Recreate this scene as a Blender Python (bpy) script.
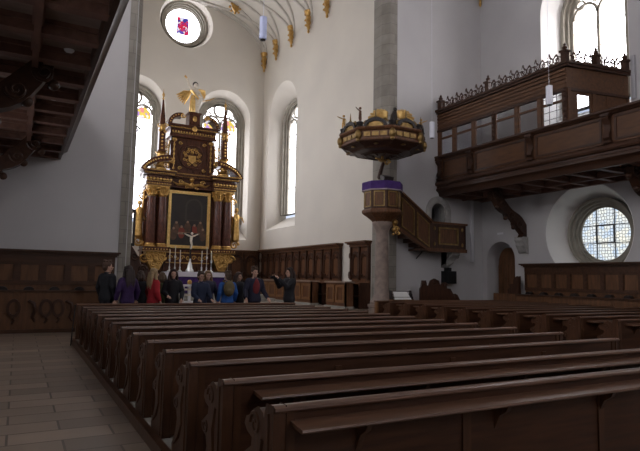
import bpy, bmesh, math, random
from mathutils import Vector, Matrix, Euler
random.seed(7)
PI = math.pi
for o in list(bpy.data.objects): bpy.data.objects.remove(o)
SC = bpy.context.scene
COL = SC.collection

# ------------------------------------------------------------ camera
YAW, PITCH, ROLL, FPX = 0.4985, 0.0956, 0.0183, 550.36
fw = Vector((math.sin(YAW)*math.cos(PITCH), math.cos(YAW)*math.cos(PITCH), math.sin(PITCH)))
rt = Vector((math.cos(YAW), -math.sin(YAW), 0)); up = rt.cross(fw)
r2 = math.cos(ROLL)*rt + math.sin(ROLL)*up; u2 = -math.sin(ROLL)*rt + math.cos(ROLL)*up
cd = bpy.data.cameras.new('camera'); cam = bpy.data.objects.new('camera', cd); COL.objects.link(cam)
m = Matrix((r2, u2, -fw)).transposed().to_4x4(); m.translation = (0, 0, 1.6); cam.matrix_world = m
cd.sensor_fit = 'HORIZONTAL'; cd.sensor_width = 36; cd.lens = 36*FPX/640; cd.clip_start = .05; cd.clip_end = 200
SC.camera = cam

# ------------------------------------------------------------ world + exposure
w = bpy.data.worlds.new('sky'); SC.world = w; w.use_nodes = True
w.node_tree.nodes['Background'].inputs[0].default_value = (.75, .82, 1, 1)
w.node_tree.nodes['Background'].inputs[1].default_value = 1.0
SC.view_settings.view_transform = 'Standard'; SC.view_settings.look = 'None'
SC.view_settings.gamma = 1; SC.view_settings.use_curve_mapping = False
SC.view_settings.exposure = 0.0
PANE = 6.6          # radiance of the daylit clear panes (chancel)
PANE_N = 12.0        # nave upper windows
PANE_R = 1.15       # leaded bottle glass of the round nave windows

# ------------------------------------------------------------ materials
def mat(name, col, rough=.6, metal=0, noise=None, scale=4, bump=0, stretch=None, emit=None, spec=None, nrough=0):
    M = bpy.data.materials.new(name); M.use_nodes = True; nt = M.node_tree; N = nt.nodes; L = nt.links
    b = N['Principled BSDF']; b.inputs['Base Color'].default_value = (*col, 1)
    b.inputs['Roughness'].default_value = rough; b.inputs['Metallic'].default_value = metal
    if spec is not None: b.inputs['Specular IOR Level'].default_value = spec
    if noise or bump or nrough:
        tc = N.new('ShaderNodeTexCoord'); mp = N.new('ShaderNodeMapping'); L.new(tc.outputs['Object'], mp.inputs[0])
        if stretch: mp.inputs['Scale'].default_value = stretch
        n = N.new('ShaderNodeTexNoise'); n.inputs['Scale'].default_value = scale; n.inputs['Detail'].default_value = 6
        L.new(mp.outputs[0], n.inputs['Vector'])
        if noise:
            r = N.new('ShaderNodeValToRGB'); r.color_ramp.elements[0].position = .3; r.color_ramp.elements[1].position = .7
            r.color_ramp.elements[0].color = (*noise, 1); r.color_ramp.elements[1].color = (*col, 1)
            L.new(n.outputs['Fac'], r.inputs[0]); L.new(r.outputs[0], b.inputs['Base Color'])
        if bump:
            bp = N.new('ShaderNodeBump'); bp.inputs['Strength'].default_value = bump; bp.inputs['Distance'].default_value = .02
            L.new(n.outputs['Fac'], bp.inputs['Height']); L.new(bp.outputs[0], b.inputs['Normal'])
        if nrough:
            mr = N.new('ShaderNodeMapRange'); mr.inputs[3].default_value = rough-nrough; mr.inputs[4].default_value = rough+nrough
            L.new(n.outputs['Fac'], mr.inputs[0]); L.new(mr.outputs[0], b.inputs['Roughness'])
    if emit:
        b.inputs['Emission Color'].default_value = (*col, 1); b.inputs['Emission Strength'].default_value = emit
    return M

def wood(name, a, b_, rough=.42, stretch=(1, 8, 8), scale=3):
    return mat(name, a, rough, noise=b_, scale=scale, stretch=stretch, bump=.12, nrough=.1, spec=.28)
PLASTER_CH = mat('plaster_chancel', (.70, .655, .58), .9, noise=(.65, .61, .545), scale=.6, bump=.05)
PLASTER = mat('plaster_nave', (.56, .55, .55), .9, noise=(.50, .49, .50), scale=.5, bump=.08)
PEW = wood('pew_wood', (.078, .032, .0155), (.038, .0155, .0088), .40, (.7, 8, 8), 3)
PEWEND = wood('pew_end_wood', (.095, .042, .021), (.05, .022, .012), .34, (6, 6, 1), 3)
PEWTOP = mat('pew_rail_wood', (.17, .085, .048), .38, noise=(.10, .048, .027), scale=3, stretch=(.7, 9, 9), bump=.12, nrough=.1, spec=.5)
DESKW = wood('light_oak', (.26, .13, .055), (.17, .08, .035), .4, (1, 5, 5), 3)
PLATW = wood('platform_wood', (.10, .055, .035), (.055, .032, .022), .5, (1, 1, 6), 2)
WAIN = wood('wainscot_wood', (.165, .078, .036), (.095, .045, .022), .45, (5, 5, 1), 2)
WAINH = wood('wainscot_rail_wood', (.085, .037, .018), (.05, .023, .012), .42, (1, 5, 5), 2)
GALW = wood('gallery_wood', (.125, .058, .027), (.07, .032, .016), .45, (6, 1, 6), 2)
GALD = wood('gallery_dark_wood', (.062, .027, .015), (.034, .016, .010), .40, (6, 1, 6), 2)
SOFF = wood('soffit_wood', (.20, .105, .075), (.12, .06, .045), .6, (4, 1, 4), 2)
SOFFB = wood('soffit_board', (.26, .19, .16), (.17, .12, .10), .7, (1, 4, 4), 2)
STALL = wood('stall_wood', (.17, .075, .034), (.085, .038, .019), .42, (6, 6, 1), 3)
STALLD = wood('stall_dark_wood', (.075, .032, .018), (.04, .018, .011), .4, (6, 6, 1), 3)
ALTW = wood('altar_wood', (.12, .042, .020), (.05, .019, .011), .3, (4, 4, 1), 3)
ALTC = wood('altar_column', (.13, .047, .030), (.045, .018, .014), .2, (4, 4, 1), 6)
BLACKW = wood('black_wood', (.03, .022, .02), (.015, .012, .012), .4, (4, 4, 1), 3)
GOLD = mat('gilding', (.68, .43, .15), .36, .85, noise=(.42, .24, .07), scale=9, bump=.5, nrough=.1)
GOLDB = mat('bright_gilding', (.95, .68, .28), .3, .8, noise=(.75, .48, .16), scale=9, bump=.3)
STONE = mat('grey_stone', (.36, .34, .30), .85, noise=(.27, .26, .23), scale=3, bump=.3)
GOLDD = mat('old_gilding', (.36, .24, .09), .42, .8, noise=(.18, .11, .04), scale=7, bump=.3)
WSTONE = mat('window_stone', (.36, .33, .275), .9, noise=(.26, .24, .20), scale=3, bump=.3)
STONED = mat('corbel_stone', (.40, .39, .37), .85, noise=(.28, .27, .26), scale=6, bump=.3)
COLST = mat('pulpit_column_stone', (.34, .26, .22), .55, noise=(.20, .155, .135), scale=5, bump=.15)
PURPLE = mat('purple_cloth', (.060, .020, .16), .85, noise=(.04, .012, .11), scale=6, bump=.3)
CLOTH = mat('white_cloth', (.75, .72, .80), .85, bump=.1, scale=8)
SILVER = mat('silver', (.72, .72, .72), .3, .9)
WAX = mat('candle_wax', (.85, .80, .66), .5)
IVORY = mat('ivory', (.80, .74, .64), .5, noise=(.6, .52, .42), scale=12)
FLESHP = mat('painted_flesh', (.55, .36, .25), .5)
IRON = mat('iron', (.02, .02, .022), .45, .6)
LEAD = mat('window_lead', (.06, .06, .065), .6)
LAMPW = mat('lamp_white', (.80, .82, .92), .35)
LAMPB = mat('lamp_pale_blue', (.55, .62, .90), .35)
WHITE = mat('white_plastic', (.75, .75, .78), .4)
PAPER = mat('paper', (.80, .80, .78), .8)
SKIN = mat('skin', (.56, .34, .25), .5)
LIP = mat('lips', (.42, .14, .12), .5)
EYE = mat('eye', (.03, .02, .02), .2)

def brick_mat(name, c1, c2, mortar, bw, bh, rough, rot=(0, 0, 0), bump=.3, msize=.012, gloss=0, off=.5):
    M = bpy.data.materials.new(name); M.use_nodes = True; nt = M.node_tree; N = nt.nodes; L = nt.links
    b = N['Principled BSDF']; tc = N.new('ShaderNodeTexCoord'); mp = N.new('ShaderNodeMapping'); mp.inputs['Rotation'].default_value = rot
    L.new(tc.outputs['Object'], mp.inputs[0])
    t = N.new('ShaderNodeTexBrick'); L.new(mp.outputs[0], t.inputs['Vector']); t.offset = off
    t.inputs['Color1'].default_value = (*c1, 1); t.inputs['Color2'].default_value = (*c2, 1); t.inputs['Mortar'].default_value = (*mortar, 1)
    t.inputs['Scale'].default_value = 1; t.inputs['Brick Width'].default_value = bw; t.inputs['Row Height'].default_value = bh
    t.inputs['Mortar Size'].default_value = msize; t.inputs['Bias'].default_value = 0
    n = N.new('ShaderNodeTexNoise'); n.inputs['Scale'].default_value = 2.5; n.inputs['Detail'].default_value = 6; L.new(tc.outputs['Object'], n.inputs['Vector'])
    mx = N.new('ShaderNodeMixRGB'); mx.blend_type = 'MULTIPLY'; mx.inputs[0].default_value = .6
    r = N.new('ShaderNodeValToRGB'); r.color_ramp.elements[0].position = .3; r.color_ramp.elements[0].color = (.62, .6, .58, 1); r.color_ramp.elements[1].position = .7
    L.new(n.outputs['Fac'], r.inputs[0]); L.new(t.outputs['Color'], mx.inputs[1]); L.new(r.outputs[0], mx.inputs[2]); L.new(mx.outputs[0], b.inputs['Base Color'])
    mr = N.new('ShaderNodeMapRange'); mr.inputs[3].default_value = rough-.1; mr.inputs[4].default_value = rough+.14; L.new(n.outputs['Fac'], mr.inputs[0]); L.new(mr.outputs[0], b.inputs['Roughness'])
    bp = N.new('ShaderNodeBump'); bp.inputs['Strength'].default_value = bump; bp.inputs['Distance'].default_value = .02
    L.new(t.outputs['Fac'], bp.inputs['Height']); bp.invert = True; L.new(bp.outputs[0], b.inputs['Normal'])
    return M
FLOOR = brick_mat('floor_slabs', (.44, .345, .265), (.26, .205, .16), (.16, .125, .10), .95, .40, .34)
QUOIN = brick_mat('stone_quoins', (.34, .315, .275), (.27, .25, .22), (.22, .205, .18), .9, .42, .85, (PI/2, 0, 0), msize=.01)

def pane_mat(name, col, strength, kind='clear'):
    M = bpy.data.materials.new(name); M.use_nodes = True; nt = M.node_tree; N = nt.nodes; L = nt.links
    N.remove(N['Principled BSDF']); out = N['Material Output']; e = N.new('ShaderNodeEmission'); e.inputs[1].default_value = strength
    e.inputs[0].default_value = (*col, 1); L.new(e.outputs[0], out.inputs[0])
    if kind != 'clear':
        tc = N.new('ShaderNodeTexCoord'); v = N.new('ShaderNodeTexVoronoi'); L.new(tc.outputs['Object'], v.inputs['Vector'])
        r = N.new('ShaderNodeValToRGB'); cr = r.color_ramp
        if kind == 'bottle':
            v.inputs['Scale'].default_value = 9; v.feature = 'DISTANCE_TO_EDGE'; v.inputs['Randomness'].default_value = .35
            cr.elements[0].position = .03; cr.elements[0].color = (.10, .11, .14, 1); cr.elements[1].position = .12; cr.elements[1].color = (*col, 1)
            L.new(v.outputs['Distance'], r.inputs[0])
            v2 = N.new('ShaderNodeTexVoronoi'); v2.inputs['Scale'].default_value = 5; L.new(tc.outputs['Object'], v2.inputs['Vector'])
            r3 = N.new('ShaderNodeValToRGB'); r3.color_ramp.elements[0].color = (.55, .68, .85, 1); r3.color_ramp.elements[1].color = (1, .95, .78, 1)
            L.new(v2.outputs['Color'], r3.inputs[0])
            mx = N.new('ShaderNodeMixRGB'); mx.blend_type = 'MULTIPLY'; mx.inputs[0].default_value = 1
            L.new(r.outputs[0], mx.inputs[1]); L.new(r3.outputs[0], mx.inputs[2]); L.new(mx.outputs[0], e.inputs[0])
        else:
            v.inputs['Scale'].default_value = 7
            cols = [(.85, .62, .12), (.80, .30, .30), (1, .9, .75), (.75, .55, .12), (.5, .3, .7)] if kind == 'band' else [(.75, .03, .10), (.05, .06, .35), (.9, .9, 1), (.7, .05, .12), (.15, .1, .5)]
            cr.interpolation = 'CONSTANT'; cr.elements[0].color = (*cols[0], 1); cr.elements[1].position = .8; cr.elements[1].color = (*cols[4], 1)
            for i in (1, 2, 3): q = cr.elements.new(.2*i); q.color = (*cols[i], 1)
            sp = N.new('ShaderNodeSeparateColor'); L.new(v.outputs['Color'], sp.inputs[0]); L.new(sp.outputs[0], r.inputs[0]); L.new(r.outputs[0], e.inputs[0])
    return M
SKY = pane_mat('daylit_glass', (.93, .93, 1), PANE)
SKYN = pane_mat('daylit_glass_nave', (.98, .94, .97), PANE_N)
LOWFILL = pane_mat('fill_glass_lower', (.92, .93, 1), 4.0)  # unseen left round panes, glow added to light right wall, splays and pews
BOTTLE = pane_mat('leaded_bottle_glass', (.95, .97, 1), PANE_R, 'bottle')
BAND = pane_mat('painted_glass_band', (1, 1, 1), 1.2, 'band')
ARMS = pane_mat('painted_glass_arms', (1, 1, 1), .9, 'arms')
def glass_mat():
    M = bpy.data.materials.new('loge_glass'); M.use_nodes = True; nt = M.node_tree; N = nt.nodes; L = nt.links
    N.remove(N['Principled BSDF']); t = N.new('ShaderNodeBsdfTransparent'); t.inputs[0].default_value = (.86, .88, .9, 1)
    g = N.new('ShaderNodeBsdfGlossy'); g.inputs['Roughness'].default_value = .04; g.inputs[0].default_value = (.9, .9, .95, 1)
    f = N.new('ShaderNodeLayerWeight'); f.inputs[0].default_value = .22; mx = N.new('ShaderNodeMixShader')
    L.new(f.outputs['Fresnel'], mx.inputs[0]); L.new(t.outputs[0], mx.inputs[1]); L.new(g.outputs[0], mx.inputs[2]); L.new(mx.outputs[0], N['Material Output'].inputs[0])
    return M
GLASS = glass_mat()
REVEAL = mat('white_reveal', (.86, .85, .82), .9, noise=(.80, .79, .77), scale=1, bump=.04)

# ------------------------------------------------------------ builders
def empty(name, label, cat, loc=(0, 0, 0), group=None):
    o = bpy.data.objects.new(name, None); COL.objects.link(o); o.location = loc; o.empty_display_size = .2
    o['label'] = label; o['category'] = cat
    if group: o['group'] = group
    return o
def tag(o, label, cat, group=None):
    o['label'] = label; o['category'] = cat
    if group: o['group'] = group
    return o
def worldloc(o):
    v = Vector((0, 0, 0))
    while o: v += o.location; o = o.parent
    return v
class MB:
    def __init__(s): s.bm = bmesh.new()
    def hexa(s, p):     # 8 points: bottom loop then top loop
        v = [s.bm.verts.new(q) for q in p]
        for f in ((3, 2, 1, 0), (4, 5, 6, 7), (0, 1, 5, 4), (1, 2, 6, 5), (2, 3, 7, 6), (3, 0, 4, 7)): s.bm.faces.new([v[i] for i in f])
        return s
    def box(s, x0, x1, y0, y1, z0, z1):
        return s.hexa([(x0, y0, z0), (x1, y0, z0), (x1, y1, z0), (x0, y1, z0), (x0, y0, z1), (x1, y0, z1), (x1, y1, z1), (x0, y1, z1)])
    def prism(s, poly, fn, a, b):     # poly 2d, fn(u,v,n)->xyz
        A = [s.bm.verts.new(fn(u, v, a)) for u, v in poly]; B = [s.bm.verts.new(fn(u, v, b)) for u, v in poly]
        s.bm.faces.new(A); s.bm.faces.new(B[::-1]); n = len(poly)
        for i in range(n): s.bm.faces.new((A[i], A[(i+1) % n], B[(i+1) % n], B[i]))
        return s
    def px(s, poly, x0, x1): return s.prism(poly, lambda u, v, n: (n, u, v), x0, x1)       # poly (y,z) along x
    def py(s, poly, y0, y1): return s.prism(poly, lambda u, v, n: (u, n, v), y0, y1)       # poly (x,z) along y
    def pz(s, poly, z0, z1): return s.prism(poly, lambda u, v, n: (u, v, n), z0, z1)
    def ring(s, O, I, fn, a, b):      # solid ring between outlines O and I
        n = len(O); V = [[s.bm.verts.new(fn(u, v, k)) for u, v in P] for P in (O, I) for k in (a, b)]
        for i in range(n):
            j = (i+1) % n
            s.bm.faces.new((V[0][i], V[0][j], V[2][j], V[2][i])); s.bm.faces.new((V[1][i], V[3][i], V[3][j], V[1][j]))
            s.bm.faces.new((V[0][i], V[1][i], V[1][j], V[0][j])); s.bm.faces.new((V[2][i], V[2][j], V[3][j], V[3][i]))
        return s
    def lathe(s, prof, c, seg=20, sx=1, sy=1, rot=0):     # prof [(r,z)]
        R = []
        for r, z in prof:
            R.append([s.bm.verts.new((c[0]+sx*r*math.cos(rot+2*PI*i/seg), c[1]+sy*r*math.sin(rot+2*PI*i/seg), c[2]+z)) for i in range(seg)])
        for a, b in zip(R, R[1:]):
            for i in range(seg): s.bm.faces.new((a[i], a[(i+1) % seg], b[(i+1) % seg], b[i]))
        s.bm.faces.new(R[0][::-1]); s.bm.faces.new(R[-1])
        return s
    def tube(s, pts, r, seg=6):
        pts = [Vector(p) for p in pts]; rr = r if isinstance(r, (list, tuple)) else [r]*len(pts); R = []; pu = None
        for i, p in enumerate(pts):
            d = (pts[min(i+1, len(pts)-1)]-pts[max(i-1, 0)]).normalized()
            if pu is None:
                pu = Vector((0, 0, 1)) if abs(d.z) < .9 else Vector((1, 0, 0))
            a = d.cross(pu).normalized(); b = a.cross(d).normalized(); pu = b
            R.append([s.bm.verts.new(p+rr[i]*(math.cos(2*PI*k/seg)*a+math.sin(2*PI*k/seg)*b)) for k in range(seg)])
        for a, b in zip(R, R[1:]):
            for k in range(seg): s.bm.faces.new((a[k], a[(k+1) % seg], b[(k+1) % seg], b[k]))
        s.bm.faces.new(R[0][::-1]); s.bm.faces.new(R[-1])
        return s
    def ball(s, c, r, sc=(1, 1, 1), rot=None, seg=12):
        M = Matrix.Translation(c) @ (rot.to_matrix().to_4x4() if rot else Matrix()) @ Matrix.Diagonal((r*sc[0], r*sc[1], r*sc[2], 1))
        bmesh.ops.create_uvsphere(s.bm, u_segments=seg, v_segments=max(6, seg*2//3), radius=1, matrix=M); return s
    def scroll(s, c, r, fn, turns=1.6, th=.03, flip=1, a0=0):   # spiral volute in the plane given by fn(u,v)->vec
        pts = []; rad = []
        n = int(14*turns)
        for i in range(n+1):
            t = i/n; a = a0+flip*2*PI*turns*t; q = r*(1-.86*t)
            pts.append(Vector(c)+fn(q*math.cos(a), q*math.sin(a))); rad.append(th*(1-.45*t))
        return s.tube(pts, rad, 6)
    def clusters(s, tol=.012):
        bm = s.bm; bm.verts.index_update(); bm.verts.ensure_lookup_table(); n = len(bm.verts); par = list(range(n))
        def find(a):
            while par[a] != a: par[a] = par[par[a]]; a = par[a]
            return a
        for e in bm.edges:
            a, b = find(e.verts[0].index), find(e.verts[1].index)
            if a != b: par[a] = b
        B = {}
        for v in bm.verts:
            r = find(v.index); c = v.co
            if r not in B: B[r] = [c.x, c.y, c.z, c.x, c.y, c.z]
            else:
                b = B[r]; b[0] = min(b[0], c.x); b[1] = min(b[1], c.y); b[2] = min(b[2], c.z); b[3] = max(b[3], c.x); b[4] = max(b[4], c.y); b[5] = max(b[5], c.z)
        K = list(B); cp = {k: k for k in K}
        def cf(a):
            while cp[a] != a: cp[a] = cp[cp[a]]; a = cp[a]
            return a
        for i, a in enumerate(K):
            p = B[a]
            for b in K[i+1:]:
                r = B[b]
                if p[0]-tol < r[3] and r[0]-tol < p[3] and p[1]-tol < r[4] and r[1]-tol < p[4] and p[2]-tol < r[5] and r[2]-tol < p[5]: cp[cf(a)] = cf(b)
        G = {}
        for v in bm.verts: G.setdefault(cf(find(v.index)), []).append(v.index)
        return list(G.values())
    def build(s, name, mt, parent=None, smooth=True, bevel=0, angle=38, split=True):
        if parent and split:
            G = s.clusters()
            if 1 < len(G) <= 40:
                G.sort(key=len, reverse=True); first = None
                for g in G:
                    t = MB(); t.bm.free(); t.bm = s.bm.copy(); keep = set(g); t.bm.verts.ensure_lookup_table()
                    bmesh.ops.delete(t.bm, geom=[v for v in t.bm.verts if v.index not in keep], context='VERTS')
                    o = t.build(name, mt, parent, smooth, bevel, angle, False); first = first or o
                s.bm.free(); return first
        if bevel:
            bmesh.ops.remove_doubles(s.bm, verts=s.bm.verts, dist=1e-5)
            ed = [e for e in s.bm.edges if len(e.link_faces) == 2 and e.calc_face_angle(0) > .5]
            bmesh.ops.bevel(s.bm, geom=ed, offset=bevel, segments=2, affect='EDGES', profile=.6)
        bmesh.ops.recalc_face_normals(s.bm, faces=s.bm.faces)
        if parent:
            bmesh.ops.translate(s.bm, verts=s.bm.verts, vec=-worldloc(parent))
        me = bpy.data.meshes.new(name); s.bm.to_mesh(me); s.bm.free()
        if smooth:
            for p in me.polygons: p.use_smooth = True
            me.set_sharp_from_angle(angle=math.radians(angle))
        me.materials.append(mt); o = bpy.data.objects.new(name, me); COL.objects.link(o)
        if parent: o.parent = parent
        return o
def single(name, mb, mt, label, cat, group=None, loc=None, **k):
    """one-mesh thing with its origin at loc"""
    if loc is not None: bmesh.ops.translate(mb.bm, verts=mb.bm.verts, vec=-Vector(loc))
    o = mb.build(name, mt, **k)
    if loc is not None: o.location = loc
    return tag(o, label, cat, group)
def struct(name, mb, mt, parent=None, **k):
    o = mb.build(name, mt, parent, **k)
    if not parent: o['kind'] = 'structure'
    return o
def dup(root, loc, label=None, rz=None, scale=None):
    def cp(o, parent):
        c = o.copy(); COL.objects.link(c); c.parent = parent
        for ch in o.children: cp(ch, c)
        return c
    r = cp(root, None); r.location = loc
    if rz is not None: r.rotation_euler = (0, 0, rz)
    if scale: r.scale = scale
    if label: r['label'] = label
    return r
def circ(cu, cv, r, n=40, rv=None): return [(cu+r*math.cos(2*PI*i/n), cv+(rv or r)*math.sin(2*PI*i/n)) for i in range(n)]
def arch(cu, half, v0, vs, n=20, rise=None):   # round arched outline, spring at vs
    rise = rise or half
    return [(cu-half, v0), (cu+half, v0)]+[(cu+half*math.cos(PI*i/n), vs+rise*math.sin(PI*i/n)) for i in range(n+1)]
def wall(name, outline, holes, fn, thick, mt):
    """solid wall; holes = [(outer outline at n=0, inner outline at n=thick)] with equal counts"""
    bm = bmesh.new(); loops = []
    def face(n, outl, hs):
        L = []
        E = []
        for P in [outl]+hs:
            vs = [bm.verts.new(fn(u, v, n)) for u, v in P]; L.append(vs)
            E += [bm.edges.new((vs[i], vs[(i+1) % len(vs)])) for i in range(len(vs))]
        bmesh.ops.triangle_fill(bm, use_beauty=True, use_dissolve=False, edges=E)
        return L
    A = face(0, outline, [h[0] for h in holes]); B = face(thick, outline, [h[1] for h in holes])
    for a, b in zip(A, B):
        k = len(a)
        for i in range(k): bm.faces.new((a[i], a[(i+1) % k], b[(i+1) % k], b[i]))
    s = MB(); s.bm.free(); s.bm = bm
    return struct(name, s, mt, angle=30)

# plane maps
def FY(y0): return lambda u, v, n: (u, y0+n, v)        # wall facing -Y
def FXr(x0): return lambda u, v, n: (x0+n, u, v)       # wall facing -X (right side)
def FXl(x0): return lambda u, v, n: (x0-n, u, v)       # wall facing +X (left side)
winc = [0]
def stone_window(fn, cu, half, v0, vs, depth, glass, lights=2, band=True, bars=.75, parent_name=None, stone=WSTONE, frame_w=.32):
    """round headed two light window: moulded stone frame, mullion, tracery, bars, panes"""
    winc[0] += 1
    root = bpy.data.objects.new('window_%d' % winc[0], None); COL.objects.link(root); root['kind'] = 'structure'
    root.location = fn(cu, v0, depth)
    a = depth
    mb = MB()
    for k, (w0, w1, d) in enumerate(((frame_w, frame_w*.66, .34), (frame_w*.7, frame_w*.34, .22), (frame_w*.38, 0, .12))):
        O = arch(cu, half+w0, v0-.02, vs); I = arch(cu, half+w1, v0, vs)
        mb.ring(O, I, fn, a-d, a-.02)
    for t in (0.0,): pass
    mb.build('stone_frame', stone, root)
    tr = MB(); s = half*2/lights
    hw = .055
    top = vs-.1
    for k in range(1, lights):
        u = cu-half+s*k; tr.prism([(u-hw, v0), (u+hw, v0), (u+hw, top), (u-hw, top)], fn, a-.12, a-.01)
    for k in range(lights):
        c = cu-half+s*(k+.5); n = 12; ro = s/2+.03; ri = s/2-.07
        O = [(c+ro*math.cos(PI*i/n), top+ro*math.sin(PI*i/n)) for i in range(n+1)]; I = [(c+ri*math.cos(PI*i/n), top+ri*math.sin(PI*i/n)) for i in range(n, -1, -1)]
        tr.prism(O+I, fn, a-.12, a-.01)
    oc = top+s/2+half*.36; r0 = half*.40
    tr.ring(circ(cu, oc, r0+.04, 24), circ(cu, oc, r0-.07, 24), fn, a-.12, a-.01)
    for sg in (-1, 1):
        tr.ring(circ(cu+sg*half*.70, top+s*.52, half*.20, 16), circ(cu+sg*half*.70, top+s*.52, half*.13, 16), fn, a-.10, a-.01)
    tr.build('tracery', stone, root)
    p = MB(); p.prism(arch(cu, half+.01, v0, vs), fn, a-.005, a+.02); p.build('pane', glass, root, smooth=False)
    if band:
        for k in range(lights):
            c = cu-half+s*(k+.5); q = MB()
            q.prism([(c-s/2+.07, top-.25), (c+s/2-.07, top-.25), (c+s/2-.09, top+.12), (c+.12, top+.40), (c-.12, top+.40), (c-s/2+.09, top+.12)], fn, a-.02, a-.007)
            q.build('painted_glass', BAND, root, smooth=False)
    b = MB(); v = v0+bars
    while v < top-.3:
        b.prism([(cu-half, v-.014), (cu+half, v-.014), (cu+half, v+.014), (cu-half, v+.014)], fn, a-.05, a-.02); v += bars
    for k in range(lights):
        c = cu-half+s*(k+.5); b.prism([(c-.008, v0), (c+.008, v0), (c+.008, top), (c-.008, top)], fn, a-.04, a-.025) if not band else None
    b.build('window_bar', LEAD, root, smooth=False)
    return root
def round_window(fn, cu, cv, r, depth, glass, arms=False, stone=WSTONE, fw_=.36, casement=False):
    winc[0] += 1
    root = bpy.data.objects.new('window_%d' % winc[0], None); COL.objects.link(root); root['kind'] = 'structure'; root.location = fn(cu, cv, depth)
    mb = MB(); a = depth
    for w0, w1, d in ((fw_, fw_*.72, .42), (fw_*.76, fw_*.45, .30), (fw_*.5, fw_*.2, .18), (fw_*.24, 0, .09)):
        mb.ring(circ(cu, cv, r+w0), circ(cu, cv, r+w1), fn, a-d, a-.02)
    mb.build('stone_frame', stone, root)
    p = MB(); p.prism(circ(cu, cv, r+.01), fn, a-.005, a+.02); p.build('pane', glass, root, smooth=False)
    b = MB()
    if casement:
        for k in (-1, 1):
            h = math.sqrt(r*r-(.34*r)**2)
            b.prism([(cu-h, cv+k*.34*r-.014), (cu+h, cv+k*.34*r-.014), (cu+h, cv+k*.34*r+.014), (cu-h, cv+k*.34*r+.014)], fn, a-.05, a-.02)
            b.prism([(cu+k*.36*r-.012, cv-h), (cu+k*.36*r+.012, cv-h), (cu+k*.36*r+.012, cv+h), (cu+k*.36*r-.012, cv+h)], fn, a-.05, a-.02)
        b.build('window_bar', LEAD, root, smooth=False)
        c = MB(); q = .36*r; t = .34*r
        c.ring([(cu-q-.02, cv-t-.02), (cu+q+.02, cv-t-.02), (cu+q+.02, cv+t+.02), (cu-q-.02, cv+t+.02)], [(cu-q+.03, cv-t+.03), (cu+q-.03, cv-t+.03), (cu+q-.03, cv+t-.03), (cu-q+.03, cv+t-.03)], fn, a-.08, a-.03)
        c.build('casement_frame', LEAD, root, smooth=False)
    if arms:
        q = MB(); w2 = .34*r; h2 = .50*r
        q.prism([(cu-w2, cv-h2), (cu+w2, cv-h2), (cu+w2, cv+h2), (cu-w2, cv+h2)], fn, a-.03, a-.008); q.build('painted_glass', ARMS, root, smooth=False)
        q = MB(); q.ring(circ(cu, cv-.05, w2*.80, 20), circ(cu, cv-.05, w2*.66, 20), fn, a-.045, a-.03)
        for ang in (90, 210, 330):
            q.prism(circ(cu+w2*.3*math.cos(math.radians(ang)), cv-.05+w2*.3*math.sin(math.radians(ang)), w2*.2, 10), fn, a-.045, a-.03)
        q.build('painted_emblem', pane_mat('red_glass', (.75, .02, .08), .8), root, smooth=False)
        b.bm.free()
    elif not casement: b.bm.free()
    return root

# ------------------------------------------------------------ room shell
NW, NE = -1.45, 17.25       # nave side walls
YE = 17.2                  # nave east wall
YW = -9.0
CL, CR = 2.75, 12.2        # chancel side walls
YA = 29.7
CF = .45                   # chancel floor height
ZT = 18.6
m_ = MB(); m_.box(NW-1.4, NE+1.6, YW-1, YE, -.3, 0); struct('floor', m_, FLOOR, smooth=False)
m_ = MB(); m_.box(CL-1.2, CR+1.3, YE-.25, YA+1.2, -.3, CF-.30); m_.box(CL-1.2, CR+1.3, YE+.1, YA+1.2, -.3, CF-.15); m_.box(CL-1.2, CR+1.3, YE+.45, YA+1.2, -.3, CF)
struct('floor_chancel', m_, FLOOR, smooth=False)
# east wall with chancel arch
fe = FY(YE); n_ = 24; cx_ = (2.9+12.4)/2; hr = (12.4-2.9)/2
op = [(12.4+.1, 0)]+[(cx_+(hr+.1)*math.cos(PI*i/n_), 13.0+(hr+.1)*math.sin(PI*i/n_)) for i in range(n_+1)]+[(2.8, 0)]
dx, dzs = 14.81, 4.36
DH = arch(dx, .50, 2.75, dzs, 12)
outl = [(NW-1.2, 0), (2.8, 0)]+[(x, z) for x, z in op[1:-1]][::-1]+[(12.5, 0), (NE+1.2, 0), (NE+1.2, ZT+.4), (NW-1.2, ZT+.4)]
wall('wall_east', outl, [(DH, DH)], fe, .8, PLASTER)
ang_ = [(cx_+hr*math.cos(PI*i/n_), 13.0+hr*math.sin(PI*i/n_)) for i in range(n_+1)]
m_ = MB(); m_.pz([(12.72, YE-.02), (12.38, YE-.02), (12.18, YE+.30), (12.18, YE+.85), (12.72, YE+.85)], 0, 13); struct('trim_1', m_, QUOIN, smooth=False)
m_ = MB(); m_.pz([(2.56, YE-.02), (2.76, YE-.02), (2.95, YE+.18), (2.95, YE+.85), (2.56, YE+.85)], 0, 13); struct('trim_2', m_, QUOIN, smooth=False)
m_ = MB(); m_.ring([(cx_+(hr+.32)*math.cos(PI*i/n_), 13.0+(hr+.32)*math.sin(PI*i/n_)) for i in range(n_+1)]+[(cx_-hr-.32, 12.99), (cx_+hr+.32, 12.99)],
    [(cx_+(hr-.02)*math.cos(PI*i/n_), 13.0+(hr-.02)*math.sin(PI*i/n_)) for i in range(n_+1)]+[(cx_-hr+.02, 12.995), (cx_+hr-.02, 12.995)], fe, -.02, .85) if 0 else m_.py([(cx_+(hr+.32)*math.cos(PI*i/n_), 13.0+(hr+.32)*math.sin(PI*i/n_)) for i in range(n_+1)]+[(cx_+(hr-.02)*math.cos(PI*i/n_), 13.0+(hr-.02)*math.sin(PI*i/n_)) for i in range(n_, -1, -1)], YE-.02, YE+.85)
struct('trim_3', m_, QUOIN, smooth=False)
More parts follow.
